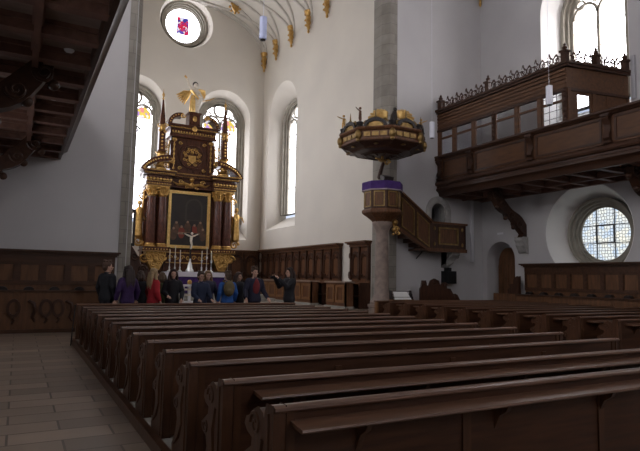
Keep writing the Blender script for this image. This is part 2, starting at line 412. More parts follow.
# doorway behind the pulpit stair: dark passage and stone surround
m_ = MB(); m_.box(dx-.9, dx+.9, YE+1.6, YE+1.7, 2.5, 5.4); m_.box(dx-.9, dx-.8, YE+.8, YE+1.6, 2.5, 5.4); m_.box(dx+.8, dx+.9, YE+.8, YE+1.6, 2.5, 5.4); m_.box(dx-.9, dx+.9, YE+.8, YE+1.6, 5.3, 5.4); m_.box(dx-.9, dx+.9, YE+.8, YE+1.6, 2.5, 2.6)
struct('wall_passage', m_, STONED, smooth=False)
m_ = MB(); m_.ring(arch(dx, .64, 2.7, dzs, 16), arch(dx, .42, 2.72, dzs, 16), fe, -.06, .3); m_.ring(arch(dx, .52, 2.71, dzs, 16), arch(dx, .36, 2.73, dzs, 16), fe, -.03, .3); struct('trim_4', m_, STONED)
# altar wall
fa = FY(YA); D = .95
WZ0, WZS = 3.7, 10.75
Wo = lambda c: (arch(c, 1.52, WZ0, WZS, 24), arch(c, 1.37, WZ0+.75, WZS-.25, 24))
roseo = (circ(7.45, 15.8, 1.5, 48), circ(7.45, 15.9, 1.27, 48))
wall('wall_altar', [(CL-1, 0), (CR+1, 0), (CR+1, ZT), (CL-1, ZT)], [Wo(9.85), Wo(4.95), roseo], fa, D, PLASTER_CH)
stone_window(fa, 9.85, 1.03, WZ0+.95, WZS-.25, D, SKY, frame_w=.40)
stone_window(fa, 4.95, 1.03, WZ0+.95, WZS-.25, D, SKY, frame_w=.40)
round_window(fa, 7.45, 15.9, 1.0, D, SKY, arms=True, fw_=.30)
# chancel right wall
fr = FXr(CR); 
def side_win(c): return (arch(c, 1.85, 4.25, 10.5, 24), arch(c, 1.38, 4.95, 10.1, 24))
wall('wall_chancel_right', [(YE+.8, 0), (YA+1, 0), (YA+1, ZT), (YE+.8, ZT)], [side_win(26.95)], fr, 1.0, PLASTER_CH)
stone_window(fr, 26.95, 1.0, 5.1, 10.1, 1.0, SKY, frame_w=.42, band=False)
fl = FXl(CL)
wall('wall_chancel_left', [(YE+.8, 0), (YA+1, 0), (YA+1, ZT), (YE+.8, ZT)], [side_win(26.6), side_win(21.0)], fl, 1.0, PLASTER_CH)
stone_window(fl, 26.6, 1.0, 5.1, 10.1, 1.0, SKY, frame_w=.42, band=False)
stone_window(fl, 21.0, 1.0, 5.1, 10.1, 1.0, SKY, frame_w=.42, band=False)
# nave side walls
fR = FXr(NE); fL = FXl(NW); TH = 1.1
def nave_holes(cs, door=False):
    H = []
    for c in cs:
        H.append((circ(c, 3.38, 1.70, 40), circ(c, 3.36, 1.26, 40)))
        H.append((arch(c, 1.75, 7.4, 11.9, 24), arch(c, 1.38, 7.95, 11.75, 24)))
    if door: H.append((arch(16.22, .75, .02, 2.48, 16), arch(16.50, .60, .02, 2.42, 16)))
    return H
wall('wall_right', [(YW, 0), (YE+.8, 0), (YE+.8, ZT), (YW, ZT)], nave_holes((12.3, 4.5, -3.5), True), fR, TH, PLASTER)
wall('wall_left', [(YW, 0), (YE+.8, 0), (YE+.8, ZT), (YW, ZT)], nave_holes((12.3, 4.5, -3.5)), fL, TH, PLASTER)
for f_ in (fR, fL):
    for c in (12.3, 4.5, -3.5):
        round_window(f_, c, 3.36, .95, TH, BOTTLE if f_ is fR else LOWFILL, fw_=.34, casement=True)
        stone_window(f_, c, 1.03, 8.1, 11.75, TH, SKYN, frame_w=.40, band=False)
tn = [20]
def reveal(O, I, f, th):
    q = MB(); tn[0] += 1; n = len(O); A = [q.bm.verts.new(f(u, v, .0)) for u, v in O]; B = [q.bm.verts.new(f(u, v, th)) for u, v in I]
    cu = sum(p[0] for p in O)/n; cv = sum(p[1] for p in O)/n; sh = lambda P, d: [(u+(cu-u)*d, v+(cv-v)*d) for u, v in P]
    A2 = [q.bm.verts.new(f(u, v, .002)) for u, v in sh(O, .012)]; B2 = [q.bm.verts.new(f(u, v, th-.02)) for u, v in sh(I, .012)]
    for i in range(n):
        j = (i+1) % n; q.bm.faces.new((A2[i], A2[j], B2[j], B2[i])); q.bm.faces.new((A[i], A2[i], A2[j], A[j])); q.bm.faces.new((A[i], A[j], B[j], B[i])); q.bm.faces.new((B[i], B[j], B2[j], B2[i]))
    struct('trim_%d' % tn[0], q, REVEAL)
for f_ in (fR, fL):
    for H in nave_holes((12.3, 4.5, -3.5)): reveal(H[0], H[1], f_, TH)
# door in the niche
m_ = MB(); m_.prism(arch(16.50, .62, .0, 2.42, 16), fR, TH-.30, TH-.24); dr = struct('door_1', m_, WAIN)
m_ = MB()
for k in range(4): m_.prism([(15.95+.29*k, .05), (16.19+.29*k, .05), (16.19+.29*k, 2.3), (15.95+.29*k, 2.3)], fR, TH-.33, TH-.30)
m_.build('door_plank', WAIN, dr); m_ = MB(); m_.tube([(NE+TH-.36, 16.15, 1.1), (NE+TH-.42, 16.15, 1.1), (NE+TH-.42, 16.27, 1.1)], .012); m_.build('door_handle', IRON, dr)
# west wall
wall('wall_west', [(NW-1, 0), (NE+1, 0), (NE+1, ZT), (NW-1, ZT)], [(arch(7.2, 1.8, 7, 12, 24), arch(7.2, 1.2, 7.5, 11.9, 24))], lambda u, v, n: (u, YW-n, v), 1.0, PLASTER)
stone_window(lambda u, v, n: (u, YW-n, v), 7.2, 1.2, 7.5, 11.9, 1.0, SKYN, band=False)
# nave vault (shallow barrel) and chancel vault
def vault(name, xa, xb, ya, yb, zs, h, mt, n=32):
    c = (xa+xb)/2; hw = (xb-xa)/2; P = [(c+hw*math.cos(PI*i/n), zs+h*math.sin(PI*i/n)) for i in range(n+1)]; Q = [(c+(hw+.25)*math.cos(PI*i/n), zs+(h+.25)*math.sin(PI*i/n)) for i in range(n, -1, -1)]
    q = MB(); q.py(P+Q, ya, yb); return struct(name, q, mt, angle=60)
vault('ceiling', NW, NE, YW-.2, YE+.1, 14.4, 4.0, PLASTER)
VS, VH = 14.5, 2.65
vault('ceiling_chancel', CL, CR, YE+.7, YA+.3, VS, VH, PLASTER_CH)
cc = (CL+CR)/2; hw = (CR-CL)/2
def vp(t, y): return Vector((cc+(hw-.03)*math.cos(t), y, VS+(VH-.03)*math.sin(t)))
BY = [29.45, 27.75, 25.75, 23.75, 21.85, 19.9]
m_ = MB()
for side in (0, 1):
    for i, y in enumerate(BY):
        for dy in (-2.05, 0, 2.05) if i else (-1.5, 0):
            pts = []
            for k in range(13):
                t = (PI/2)*k/12; t2 = t if side == 0 else PI-t; yy = y+dy*(k/12)**1.0
                if yy > YA-.02 or yy < YE+.9: break
                pts.append(vp(t2, yy))
            if len(pts) > 2: m_.tube(pts, .075, 6)
m_.tube([vp(PI/2, YE+.9), vp(PI/2, YA)], .07, 6)
m_.tube([(cc+(hw-.03)*math.cos(PI*i/24), YA-.05, VS+(VH-.03)*math.sin(PI*i/24)) for i in range(25)], .09, 6)
struct('trim_5', m_, mat('rib_stone', (.64, .60, .54), .85, noise=(.54, .51, .46), scale=3))

# ------------------------------------------------------------ galleries
def gallery(name, label, xf, xw, y0, zoff, consoles, braces, sgn, joist_y, xbeam):
    """xf: outer face of the front, xw: wall; sgn=+1 when the gallery lies to the +X side of its front"""
    g = empty(name, label, 'gallery', (xf, y0, 0)); X = lambda d: xf+sgn*d
    def pr(P, mt, nm, par=g, ya=y0, yb=YE-.0, **k):
        q = MB(); q.py([(X(a), z+zoff) for a, z in P], ya, yb); return q.build(nm, mt, par, **k)
    pr([(0, 6.62), (0, 6.56), (.05, 6.52), (.08, 6.48), (.35, 6.48), (.35, 6.62)], GALD, 'rail')
    pr([(.16, 6.48), (.16, 5.62), (.34, 5.62), (.34, 6.48)], GALW, 'parapet')
    pr([(.16, 5.64), (.10, 5.60), (.05, 5.55), (.03, 5.48), (.06, 5.42), (.12, 5.40), (.12, 5.33), (.09, 5.30), (.09, 5.22), (.17, 5.17), (.22, 5.10), (.25, 4.98), (.32, 4.98), (.34, 5.3), (.34, 5.64)], GALD, 'cornice')
    pr([(.32, 5.17), (.32, 5.27), (abs(xw-xf), 5.27), (abs(xw-xf), 5.17)], SOFFB, 'soffit_board')
    xs = sorted((X(.31), xw))
    for y in joist_y:
        if y < y0: break
        q = MB(); q.box(xs[0], xs[1], y-.09, y+.09, 4.97+zoff, 5.17+zoff); q.box(xs[0], xs[1], y-.13, y+.13, 5.10+zoff, 5.17+zoff); q.build('joist', SOFF, g, smooth=False)
    q = MB(); q.box(xbeam-.045, xbeam+.045, y0, YE, 4.93+zoff, 5.17+zoff); q.box(xbeam-.075, xbeam+.075, y0, YE, 5.06+zoff, 5.16+zoff); q.build('long_beam', SOFF, g, smooth=False)
    q = MB(); q.box(min(xw, xw-sgn*.15), max(xw, xw-sgn*.15), y0, YE, 4.95+zoff, 5.17+zoff); q.build('wall_beam', SOFF, g, smooth=False)
    for y in consoles:
        q = MB(); S = [(.17, 6.46), (.02, 6.46), (-.01, 6.38), (.03, 6.30), (.10, 6.22), (.12, 6.10), (.10, 5.98), (.05, 5.90), (.04, 5.80), (.10, 5.72), (.17, 5.70)]
        q.py([(X(a), z+zoff) for a, z in S], y-.10, y+.10); q.py([(X(a), z+zoff) for a, z in [(.17, 6.5), (-.02, 6.5), (-.02, 6.43), (.17, 6.43)]], y-.14, y+.14)
        q.py([(X(a), z+zoff) for a, z in [(.17, 5.71), (.04, 5.71), (.06, 5.64), (.17, 5.64)]], y-.13, y+.13)
        for k in (-1, 1): q.scroll((X(.05), y+k*.10, 6.36+zoff), .07, lambda u, v: Vector((sgn*u, 0, v)), 1.3, .018)
        q.build('console', GALD, g)
    ya = consoles[0]
    for a, b in zip(consoles, consoles[1:]):
        q = MB(); f = lambda u, v, n: (X(.16-n), u, v+zoff)
        q.ring([(b+.20, 5.70), (a-.20, 5.70), (a-.20, 6.42), (b+.20, 6.42)], [(b+.26, 5.76), (a-.26, 5.76), (a-.26, 6.36), (b+.26, 6.36)], f, 0, .03); q.build('panel_moulding', GALD, g, smooth=False)
    for (y, xt) in braces:
        q = MB(); W = lambda d: xw-sgn*d; L = abs(xw-xt)
        Pu = []; Pl = []
        for k in range(13):
            t = k/12; x = .06+(L-.10)*t; z = 3.62+(5.02-3.62)*(t**1.12)+.10*math.sin(t*PI*2)
            th = (.15+.05*math.sin(t*PI*3+.4))
            Pu.append((W(x-.08), z+th+zoff)); Pl.append((W(x+.10), z-th+zoff))
        q.py([(W(0), 3.30+zoff), (W(0), 3.75+zoff)]+Pu+[(W(L-.05), 5.0+zoff), (W(L+.10), 5.0+zoff)]+Pl[::-1]+[(W(.26), 3.30+zoff)], y-.13, y+.13)
        for t in (.2, .45, .7, .92):
            x = .1+L*t; z = 3.6+1.4*t**1.12
            for k in (-1, 1): q.scroll((W(x), y+k*.14, z+zoff), .16, lambda u, v: Vector((sgn*u, 0, v)), 1.5, .03, flip=k)
            q.ball((W(x+.15), y, z-.14+zoff), .09)
        bq = q.build('brace', GALD, g)
        q = MB(); q.py([(W(0), 3.32+zoff), (W(.30), 3.32+zoff), (W(.30), 3.20+zoff), (W(.24), 3.12+zoff), (W(.24), 3.0+zoff), (W(.14), 2.86+zoff), (W(.10), 2.74+zoff), (W(0), 2.70+zoff)], y-.20, y+.20); q.build('corbel', STONED, bq, bevel=.02)
    return g
JY = [17.08-.985*k for k in range(26)]
gallery('wooden_gallery', 'brown wooden gallery with scroll consoles carried on the right nave wall', 14.62, NE, -6.0, 0, [17.02, 15.27, 12.5, 9.75, 7.0, 4.25, 1.5, -1.25, -4.0], [(15.0, 15.55), (9.6, 15.55), (4.2, 15.55)], 1, JY, 16.15)
gallery('wooden_gallery', 'dark coffered wooden gallery overhead on the left, seen from below', 1.12, NW, -6.0, -.13, [17.02, 15.27, 12.5, 9.75, 7.0, 4.25, 1.5, -1.25, -4.0], [(15.1, .20), (9.6, .20), (4.2, .20)], -1, JY, .03)
for i, (x, y) in enumerate(((.48, 9.1), (.40, 11.75), (.50, 13.6))):
    q = MB(); q.lathe([(.001, -.06), (.05, -.055), (.075, -.03), (.085, 0)], (x, y, 5.04), 14)
    single('spot_lamp', q, WHITE, 'small round lamp in the left gallery soffit, %s' % ('nearest the camera', 'middle of the three', 'farthest toward the end wall')[i], 'lamp', 'spot lamps in the coffered soffit', (x, y, 5.04))

# ------------------------------------------------------------ glazed loge on the right gallery
lg = empty('glazed_loge', 'brown glazed wooden box pew with openwork crest on the right gallery', 'loge', (15.9, 14.2, 5.27))
LX, LY = 14.80, 11.10; ex, ey = NE-.01, 10.62
sd = Vector((ex-LX, ey-LY, 0)); sl = sd.length; sd.normalize()
fF = lambda u, v, n: (LX-n, u, v)                      # front plane, u = world Y
nn = Vector((sd.y, -sd.x, 0))
fS = lambda u, v, n: (LX+sd.x*u+nn.x*n, LY+sd.y*u+nn.y*n, v)   # side plane, u from corner
def bp(mb, f, u0, u1, v0, v1, n0, n1): return mb.prism([(u0, v0), (u1, v0), (u1, v1), (u0, v1)], f, n0, n1)
PY = [17.10, 16.22, 15.16, 14.14, 13.09, 12.13, 11.16]
z0, zg, zt = 6.62, 7.70, 8.52
q = MB(); bp(q, fF, LY, YE-.02, z0, 6.68, -.08, -.01); q.build('lower_panel', GALW, lg, smooth=False)
q = MB(); bp(q, fF, LY, YE-.02, zg, zt-.1, -.08, 0)
for k in range(5): bp(q, fF, LY, YE-.02, zg+.06+.13*k, zg+.14+.13*k, 0, .02+.008*k)
q.build('frieze', GALW, lg, smooth=False)
q = MB(); 
for f, L0, L1 in ((fF, LY-.12, YE-.02), (fS, -.10, sl)):
    bp(q, f, L0, L1, zt-.12, zt-.04, -.2, .10); bp(q, f, L0, L1, zt-.04, zt+.04, -.2, .16)
bp(q, fF, LY-.0, YE-.02, zg-.06, zg+.03, -.08, .05); bp(q, fS, 0, sl, zg-.06, zg+.03, -.08, .03)
q.build('cornice', GALD, lg, smooth=False)
for i, y in enumerate(PY):
    q = MB(); bp(q, fF, y-.07, y+.07, 6.55, zg, -.08, .03)
    if i in (3, 6):
        for k in range(7): q.ball((LX-.05, y, 6.7+.16*k), .05, (1, 1.1, 1.5), seg=8)
        bp(q, fF, y-.05, y+.05, 6.55, zg, .03, .05)
    q.build('post', GALD if i in (3, 6) else GALW, lg, smooth=True)
for a, b in zip(PY, PY[1:]):
    q = MB(); ya, yb = b+.07, a-.07; vm = 7.35
    q.ring([(ya, 6.56), (yb, 6.56), (yb, zg), (ya, zg)], [(ya+.045, 6.60), (yb-.045, 6.60), (yb-.045, zg-.05), (ya+.045, zg-.05)], fF, -.05, .01); bp(q, fF, ya, yb, vm-.035, vm+.035, -.05, .015)
    wn = q.build('sash_window', GALW, lg, smooth=False)
    q = MB(); bp(q, fF, ya+.03, yb-.03, 6.58, zg-.03, -.03, -.022); q.build('pane', GLASS, wn, smooth=False)
    q = MB()
    if a > 13: q.bm.free(); continue
    for k in (1, 2): yy = ya+(yb-ya)*k/3; bp(q, fF, yy-.006, yy+.006, 6.6, zg-.05, -.04, -.015)
    for vv in (6.85, 7.1, 7.55): bp(q, fF, ya, yb, vv-.006, vv+.006, -.04, -.015)
    q.build('glazing_bar', LEAD, wn, smooth=False)
# side toward the camera
q = MB(); bp(q, fS, 0, sl, 6.55, 6.7, -.08, 0); bp(q, fS, 0, sl, zg, zt-.1, -.08, 0); bp(q, fS, 0, .12, 6.6, zg, -.08, .04); bp(q, fS, 1.0, 1.12, 6.6, zg, -.08, .02); bp(q, fS, sl-.1, sl, 6.6, zg, -.08, .02)
bp(q, fS, 1.12, sl-.1, 6.6, zg, -.06, -.01); bp(q, fS, 1.55, 1.62, 6.6, zg, -.06, .01); q.build('side_panelling', GALW, lg, smooth=False)
q = MB(); q.ring([(.14, 6.6), (.98, 6.6), (.98, 7.7), (.14, 7.7)], [(.40, 6.75), (.90, 6.75), (.90, 7.55), (.40, 7.55)], fS, -.05, 0); dn = q.build('hinged_window', GALW, lg, smooth=False)
q = MB(); bp(q, fS, .38, .92, 6.73, 7.57, -.03, -.02); q.build('pane', GLASS, dn, smooth=False)
# crest: scrollwork and finials
q = MB()
def crest(f, u0, u1, n):
    s = (u1-u0)/n
    for i in range(n):
        u = u0+s*(i+.5); fl = 1 if i % 2 else -1
        fn = lambda a, b: Vector(f(u+a, 8.82+b, 0))-Vector(f(u, 8.82, 0))
        q.scroll(f(u, 8.73, .02), .15, fn, 1.4, .022, flip=fl, a0=PI/2)
        q.tube([f(u-s*.55, 8.70-fl*.08, .02), f(u-s*.25, 8.70-fl*.11, .02), f(u, 8.70, .02), f(u+s*.25, 8.70+fl*.11, .02), f(u+s*.55, 8.70+fl*.08, .02)], .024, 5)
        q.tube([f(u-s*.2, 8.80, .02), f(u+s*.05, 8.95+.05*fl, .02), f(u+s*.3, 8.88, .02)], [.022, .035, .012], 5)
for f, a, b, n in ((fF, 11.3, 14.22, 11), (fF, 14.58, 16.95, 9), (fS, .15, 1.08, 4), (fS, 1.3, 2.12, 4)):
    q = MB(); crest(f, a, b, n); q.build('openwork_crest', GALD, lg)
for f, u in ((fF, 17.0), (fF, 14.4), (fF, 11.14), (fS, 1.18), (fS, sl-.12)):
    q = MB(); c = Vector(f(u, 8.64, 0)); q.box(c.x-.09, c.x+.09, c.y-.09, c.y+.09, 8.52, 8.90); q.box(c.x-.13, c.x+.13, c.y-.13, c.y+.13, 8.88, 8.94); q.lathe([(.03, 0), (.07, .05), (.09, .10), (.04, .17), (.05, .2), (.01, .26)], (c.x, c.y, 8.94), 10); q.build('finial', GALD, lg)

# ------------------------------------------------------------ wainscots with seats
def wainscot(name, label, f, u0, u1, zt, n, depth=.5, endl=True, endr=False):
    """f(u,v,n): n = distance from the wall toward the room"""
    g = empty(name, label, 'panelling', f((u0+u1)/2, 0, 0)); s = (u1-u0)/n
    q = MB(); bp(q, f, u0, u1, 1.12, zt-.12, .01, .07); q.build('back_board', WAIN, g, smooth=False)
    q = MB()
    for k in range(n):
        a, b = u0+s*k, u0+s*(k+1); q.ring([(a, 1.28), (b, 1.28), (b, zt-.30), (a, zt-.30)], [(a+.065, 1.37), (b-.065, 1.37), (b-.065, zt-.38), (a+.065, zt-.38)], f, .06, .11)
        q.ring([(a+.065, 1.37), (b-.065, 1.37), (b-.065, zt-.38), (a+.065, zt-.38)], [(a+.095, 1.40), (b-.095, 1.40), (b-.095, zt-.41), (a+.095, zt-.41)], f, .06, .09)
    q.build('framing', WAINH, g, smooth=False)
    q = MB(); bp(q, f, u0, u1, zt-.30, zt-.12, .05, .12)
    e = .08
    for i, (a, b, d) in enumerate(((zt-.14, zt-.09, .16), (zt-.09, zt-.05, .22), (zt-.05, zt, .29))): bp(q, f, u0-e*(i+1)*.5, u1+e*(i+1)*.5, a, b, .01, d)
    q.build('cornice', WAINH, g, smooth=False)
    q = MB(); bp(q, f, u0, u1, 0, 1.10, .01, depth-.03); m2 = max(2, n//2); s2 = (u1-u0)/m2
    for k in range(m2):
        a, b = u0+s2*k, u0+s2*(k+1)
        for (va, vb) in ((.10, .56), (.60, 1.06)): bp(q, f, a+.03, b-.03, va, vb, depth-.03, depth-.012)
    q.build('seat_front', WAIN, g, smooth=False)
    q = MB(); bp(q, f, u0, u1, 1.09, 1.14, .01, depth+.03); bp(q, f, u0, u1, 0, .10, .01, depth); q.build('ledge', WAINH, g, smooth=False)
    for k in range(n):
        q = MB(); c = u0+s*(k+.5); q.prism([(c+.13*math.cos(PI*i/10), 1.14+.10*math.sin(PI*i/10)) for i in range(11)], f, .16, .32); q.build('arm_rest', BLACKW, g)
    return g
fwl = lambda u, v, n: (u, YE-n, v)
wl = wainscot('panelled_seating', 'brown panelled wall seating with cornice on the left end wall', fwl, NW+.16, 2.48, 2.24, 6, .42)
q = MB()      # shadows and reflections on the lower front, modelled as dark raised shapes
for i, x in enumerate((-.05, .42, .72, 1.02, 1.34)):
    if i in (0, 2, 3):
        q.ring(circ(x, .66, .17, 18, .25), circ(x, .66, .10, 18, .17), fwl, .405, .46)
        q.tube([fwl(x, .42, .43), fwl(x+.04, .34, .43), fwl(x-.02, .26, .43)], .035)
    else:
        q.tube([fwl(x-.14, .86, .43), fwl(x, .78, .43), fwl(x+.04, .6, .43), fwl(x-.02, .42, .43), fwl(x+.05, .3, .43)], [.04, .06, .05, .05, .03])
q.build('shadow_relief', STALLD, wl)
fwr = lambda u, v, n: (NE-n, u, v)
wr = wainscot('panelled_seating', 'brown panelled wall seating under the right round window', fwr, 2.0, 14.92, 2.30, 20, .62)
q = MB(); q.prism([(14.92, 0), (16.02, 0), (16.02, 1.14), (14.92, 1.14)], fwr, .56, .62); q.build('end_board', WAIN, wr, smooth=False)
q = MB(); q.prism([(14.95, 1.14), (15.42, 1.14), (15.45, 1.30), (15.32, 1.36), (15.36, 1.50), (15.18, 1.50), (15.14, 1.70), (15.02, 1.80), (14.95, 1.80)], fwr, .30, .44); q.build('carved_cheek', STALLD, wr, bevel=.02)

# ------------------------------------------------------------ pews
def docke():       # carved bench end outline in (y, z); y grows toward the altar
    return [(-.03, .10), (.40, .10), (.42, .16), (.36, .22), (.30, .30), (.27, .40), (.30, .47), (.37, .50), (.40, .54), (.33, .58), (.26, .62), (.25, .68), (.33, .70), (.37, .73), (.35, .77), (.28, .79), (.24, .83), (.17, .86), (.11, .84), (.08, .80), (.07, .86), (.05, .90), (-.03, .90)]
def make_pew(L, nshelf=.24, seat=True):
    g = empty('church_pew', '', 'pew', (0, 0, 0), '')
    q = MB(); q.box(.06, L-.06, -.012, .022, .12, .87); q.build('backrest', PEW, g, smooth=False)
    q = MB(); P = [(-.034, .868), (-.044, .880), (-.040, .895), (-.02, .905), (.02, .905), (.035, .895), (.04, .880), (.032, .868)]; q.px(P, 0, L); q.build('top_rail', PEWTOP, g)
    for a, b, c in ((.06, .13, .03), (L-.13, L-.06, .03), (L/4-.035, L/4+.035, -.012), (L/2-.035, L/2+.035, -.012), (L*.75-.035, L*.75+.035, -.012)):
        q = MB(); q.box(a, b, -.024, c, .12, .87 if c > 0 else .80); q.build('stile', PEWEND, g, smooth=False)
    if nshelf is not None:
        q = MB(); q.px([(-.012, .795), (-.165, .780), (-.175, .79), (-.17, .802), (-.012, .82)], nshelf, L-.1); sh = q.build('book_shelf', PEWTOP, g)
        for k in range(5):
            q = MB(); x = .55+(L-1.1)*k/4; q.px([(-.012, .60), (-.012, .79), (-.14, .779), (-.12, .74), (-.06, .70)], x-.018, x+.018); q.build('shelf_bracket', PEWEND, sh)
    if seat:
        q = MB(); q.box(.05, L-.05, .022, .38, .42, .455); q.build('seat', PEW, g, smooth=False)
    for x0, x1, s in ((-.01, .07, -1), (L-.07, L+.01, 1)):
        q = MB(); q.px(docke(), x0, x1); e = q.build('bench_end', PEWEND, g, bevel=.008)
        q = MB(); fn = lambda u, v: Vector((0, u, v)); xo = x0 if s < 0 else x1
        q.scroll((xo, .21, .76), .075, fn, 1.4, .014); q.scroll((xo, .31, .54), .06, fn, 1.2, .012, flip=-1)
        q.tube([(xo, .10, .70), (xo, .14, .55), (xo, .12, .40), (xo, .20, .28), (xo, .34, .19)], [.014, .02, .016, .02, .012])
        q.tube([(xo, .02, .12), (xo, .02, .86)], .012); q.build('carving', PEWEND, e)
    return g
ORD = ['nearest', 'second', 'third', 'fourth', 'fifth', 'sixth', 'seventh', 'eighth', 'ninth', 'tenth', 'eleventh', 'twelfth', 'thirteenth', 'fourteenth']
LPX, LPL = 1.26, 5.56
pws = [make_pew(LPL, .10), make_pew(LPL, .22), make_pew(LPL, None)]
for k in range(13):
    lab = 'dark wooden church pew, %s row in the left block%s' % (ORD[k], ' to the camera' if k == 0 else ' counted from the camera')
    o = pws[k] if k < 3 else dup(pws[2], (0, 0, 0)); o.location = (LPX, 2.82+.83*k, 0); o['label'] = lab; o['group'] = 'pews of the left block'
pr_ = make_pew(6.2)
for k in range(10):
    o = pr_ if k == 0 else dup(pr_, (0, 0, 0)); o.location = (10.27, 6.736+.83*k, 0); o['group'] = 'pews of the right block'
    o['label'] = 'dark wooden church pew, %s row in the right block%s' % (ORD[k], ' to the camera' if k == 0 else ' counted from the camera')
def parapet(x, L, y, label):
    g = empty('pew_parapet', label, 'parapet', (x, y, 0)); q = MB(); q.box(x, x+L, y-.02, y+.03, .10, .86)
    q.build('front_board', PEWEND, g, smooth=False); n = max(3, int(L/1.1)); s = (L-.1)/n; q = MB()
    for k in range(n): q.box(x+.05+s*k+.06, x+.05+s*(k+1)-.06, y+.03, y+.045, .22, .76); q.box(x+.05+s*k+.06, x+.05+s*(k+1)-.06, y-.035, y-.02, .22, .76)
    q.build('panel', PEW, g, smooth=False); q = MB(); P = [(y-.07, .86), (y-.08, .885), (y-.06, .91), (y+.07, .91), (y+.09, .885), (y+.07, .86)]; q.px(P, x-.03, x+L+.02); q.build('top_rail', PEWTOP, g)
    q = MB(); q.box(x-.02, x+.06, y-.06, y+.06, .10, .86); q.box(x+L-.06, x+L+.02, y-.06, y+.06, .10, .86); q.build('end_post', DESKW if x > 9 else PEWEND, g, bevel=.006); return g
parapet(1.26, LPL, 13.98, 'panelled front parapet closing the left pew block by the standing visitors')
parapet(10.35, 6.0, 15.08, 'panelled front parapet closing the right pew block below the pulpit')
q = MB(); q.box(1.24, 6.95, 2.3, 14.06, 0, .10); struct('trim_6', q, STONE, smooth=False)
q = MB(); q.box(1.7, 7.5, 14.06, 15.6, 0, .10); struct('trim_10', q, PLATW, smooth=False)
q = MB(); q.box(1.17, 1.24, 2.3, 14.06, 0, .115); struct('trim_7', q, PEWEND, smooth=False)
q = MB(); q.box(10.1, 16.55, 5.6, 15.35, 0, .10); struct('trim_8', q, PLATW, smooth=False)
q = MB(); q.tube([(1.12, 13.5, .02), (1.20, 13.9, .86)], .013); q.ball((1.20, 13.9, .87), .02); single('iron_rod', q, IRON, 'thin dark rod leaning on the far left pew end', 'rod', loc=(1.12, 13.5, 0))

# ------------------------------------------------------------ pulpit
PX_, PYy = 11.22, 16.0
pl = empty('pulpit', 'octagonal dark panelled pulpit with purple cloth on a round stone column', 'pulpit', (PX_, PYy, 0))
q = MB(); q.lathe([(.46, 0), (.46, .62), (.50, .66), (.50, .74)], (PX_, PYy, 0), 8, rot=PI/8); q.lathe([(.40, .74), (.42, .80), (.36, .88), (.33, .96), (.27, 1.04), (.255, 1.2), (.225, 3.2), (.24, 3.24), (.24, 3.30), (.30, 3.42), (.36, 3.52), (.36, 3.62)], (PX_, PYy, 0), 28); q.build('column', COLST, pl)
def octo(r, n=8): return [(r*math.cos(PI/8+PI/4*i), r*math.sin(PI/8+PI/4*i)) for i in range(n)]
q = MB(); q.lathe([(.34, 3.58), (.40, 3.66), (.55, 3.78), (.68, 3.86), (.74, 3.92), (.74, 4.0), (.69, 4.05)], (PX_, PYy, 0), 8, rot=PI/8); q.build('base_moulding', STALL, pl, smooth=False)
q = MB(); q.lathe([(.66, 4.03), (.66, 4.74)], (PX_, PYy, 0), 8, rot=PI/8); q.build('body', STALLD, pl, smooth=False)
q = MB(); q2 = MB(); q3 = MB(); ap = .66*math.cos(PI/8)
for i in range(8):
    a = PI/4*i; d = Vector((math.cos(a), math.sin(a), 0)); t = Vector((-d.y, d.x, 0)); hwid = .66*math.sin(PI/8)
    f = lambda u, v, n: tuple(Vector((PX_, PYy, v))+d*(ap+n)+t*u)
    q.ring([(-hwid+.06, 4.12), (hwid-.06, 4.12), (hwid-.06, 4.66), (-hwid+.06, 4.66)], [(-hwid+.10, 4.16), (hwid-.10, 4.16), (hwid-.10, 4.62), (-hwid+.10, 4.62)], f, 0, .025)
    q2.prism([(-hwid+.12, 4.18), (hwid-.12, 4.18), (hwid-.12, 4.60), (-hwid+.12, 4.60)], f, 0, .012)
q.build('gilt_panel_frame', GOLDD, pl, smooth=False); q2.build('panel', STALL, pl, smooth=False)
q = MB(); q.lathe([(.73, 4.70), (.745, 4.74), (.74, 4.98), (.72, 5.01), (.50, 5.01)], (PX_, PYy, 0), 8, rot=PI/8)
o = q.build('purple_cloth', PURPLE, pl, smooth=False); o['label'] = 'purple cloth over the pulpit edge'
q = MB(); q.lathe([(.752, 4.69), (.752, 4.73)], (PX_, PYy, 0), 8, rot=PI/8); q.build('cloth_fringe', mat('fringe', (.35, .28, .32), .8), pl, smooth=False)
q = MB(); q.hexa([(PX_-.32, PYy-.55, 5.02), (PX_+.02, PYy-.62, 5.02), (PX_+.06, PYy-.34, 5.02), (PX_-.28, PYy-.27, 5.02), (PX_-.32, PYy-.58, 5.14), (PX_+.02, PYy-.65, 5.14), (PX_+.06, PYy-.30, 5.26), (PX_-.28, PYy-.23, 5.26)]); q.build('book_rest', BLACKW, pl, smooth=False)
q = MB()
for k in range(6):
    q.scroll((PX_+.30+.04*k, PYy-.22, 3.78-.10*k), .11, lambda u, v: Vector((u, 0, v)), 1.4, .03, flip=(-1)**k)
q.ball((PX_+.40, PYy-.2, 3.62), .12); q.ball((PX_+.36, PYy-.2, 3.36), .08); q.ball((PX_+.34, PYy-.2, 3.2), .05); q.build('gilt_ornament', GOLD, pl)
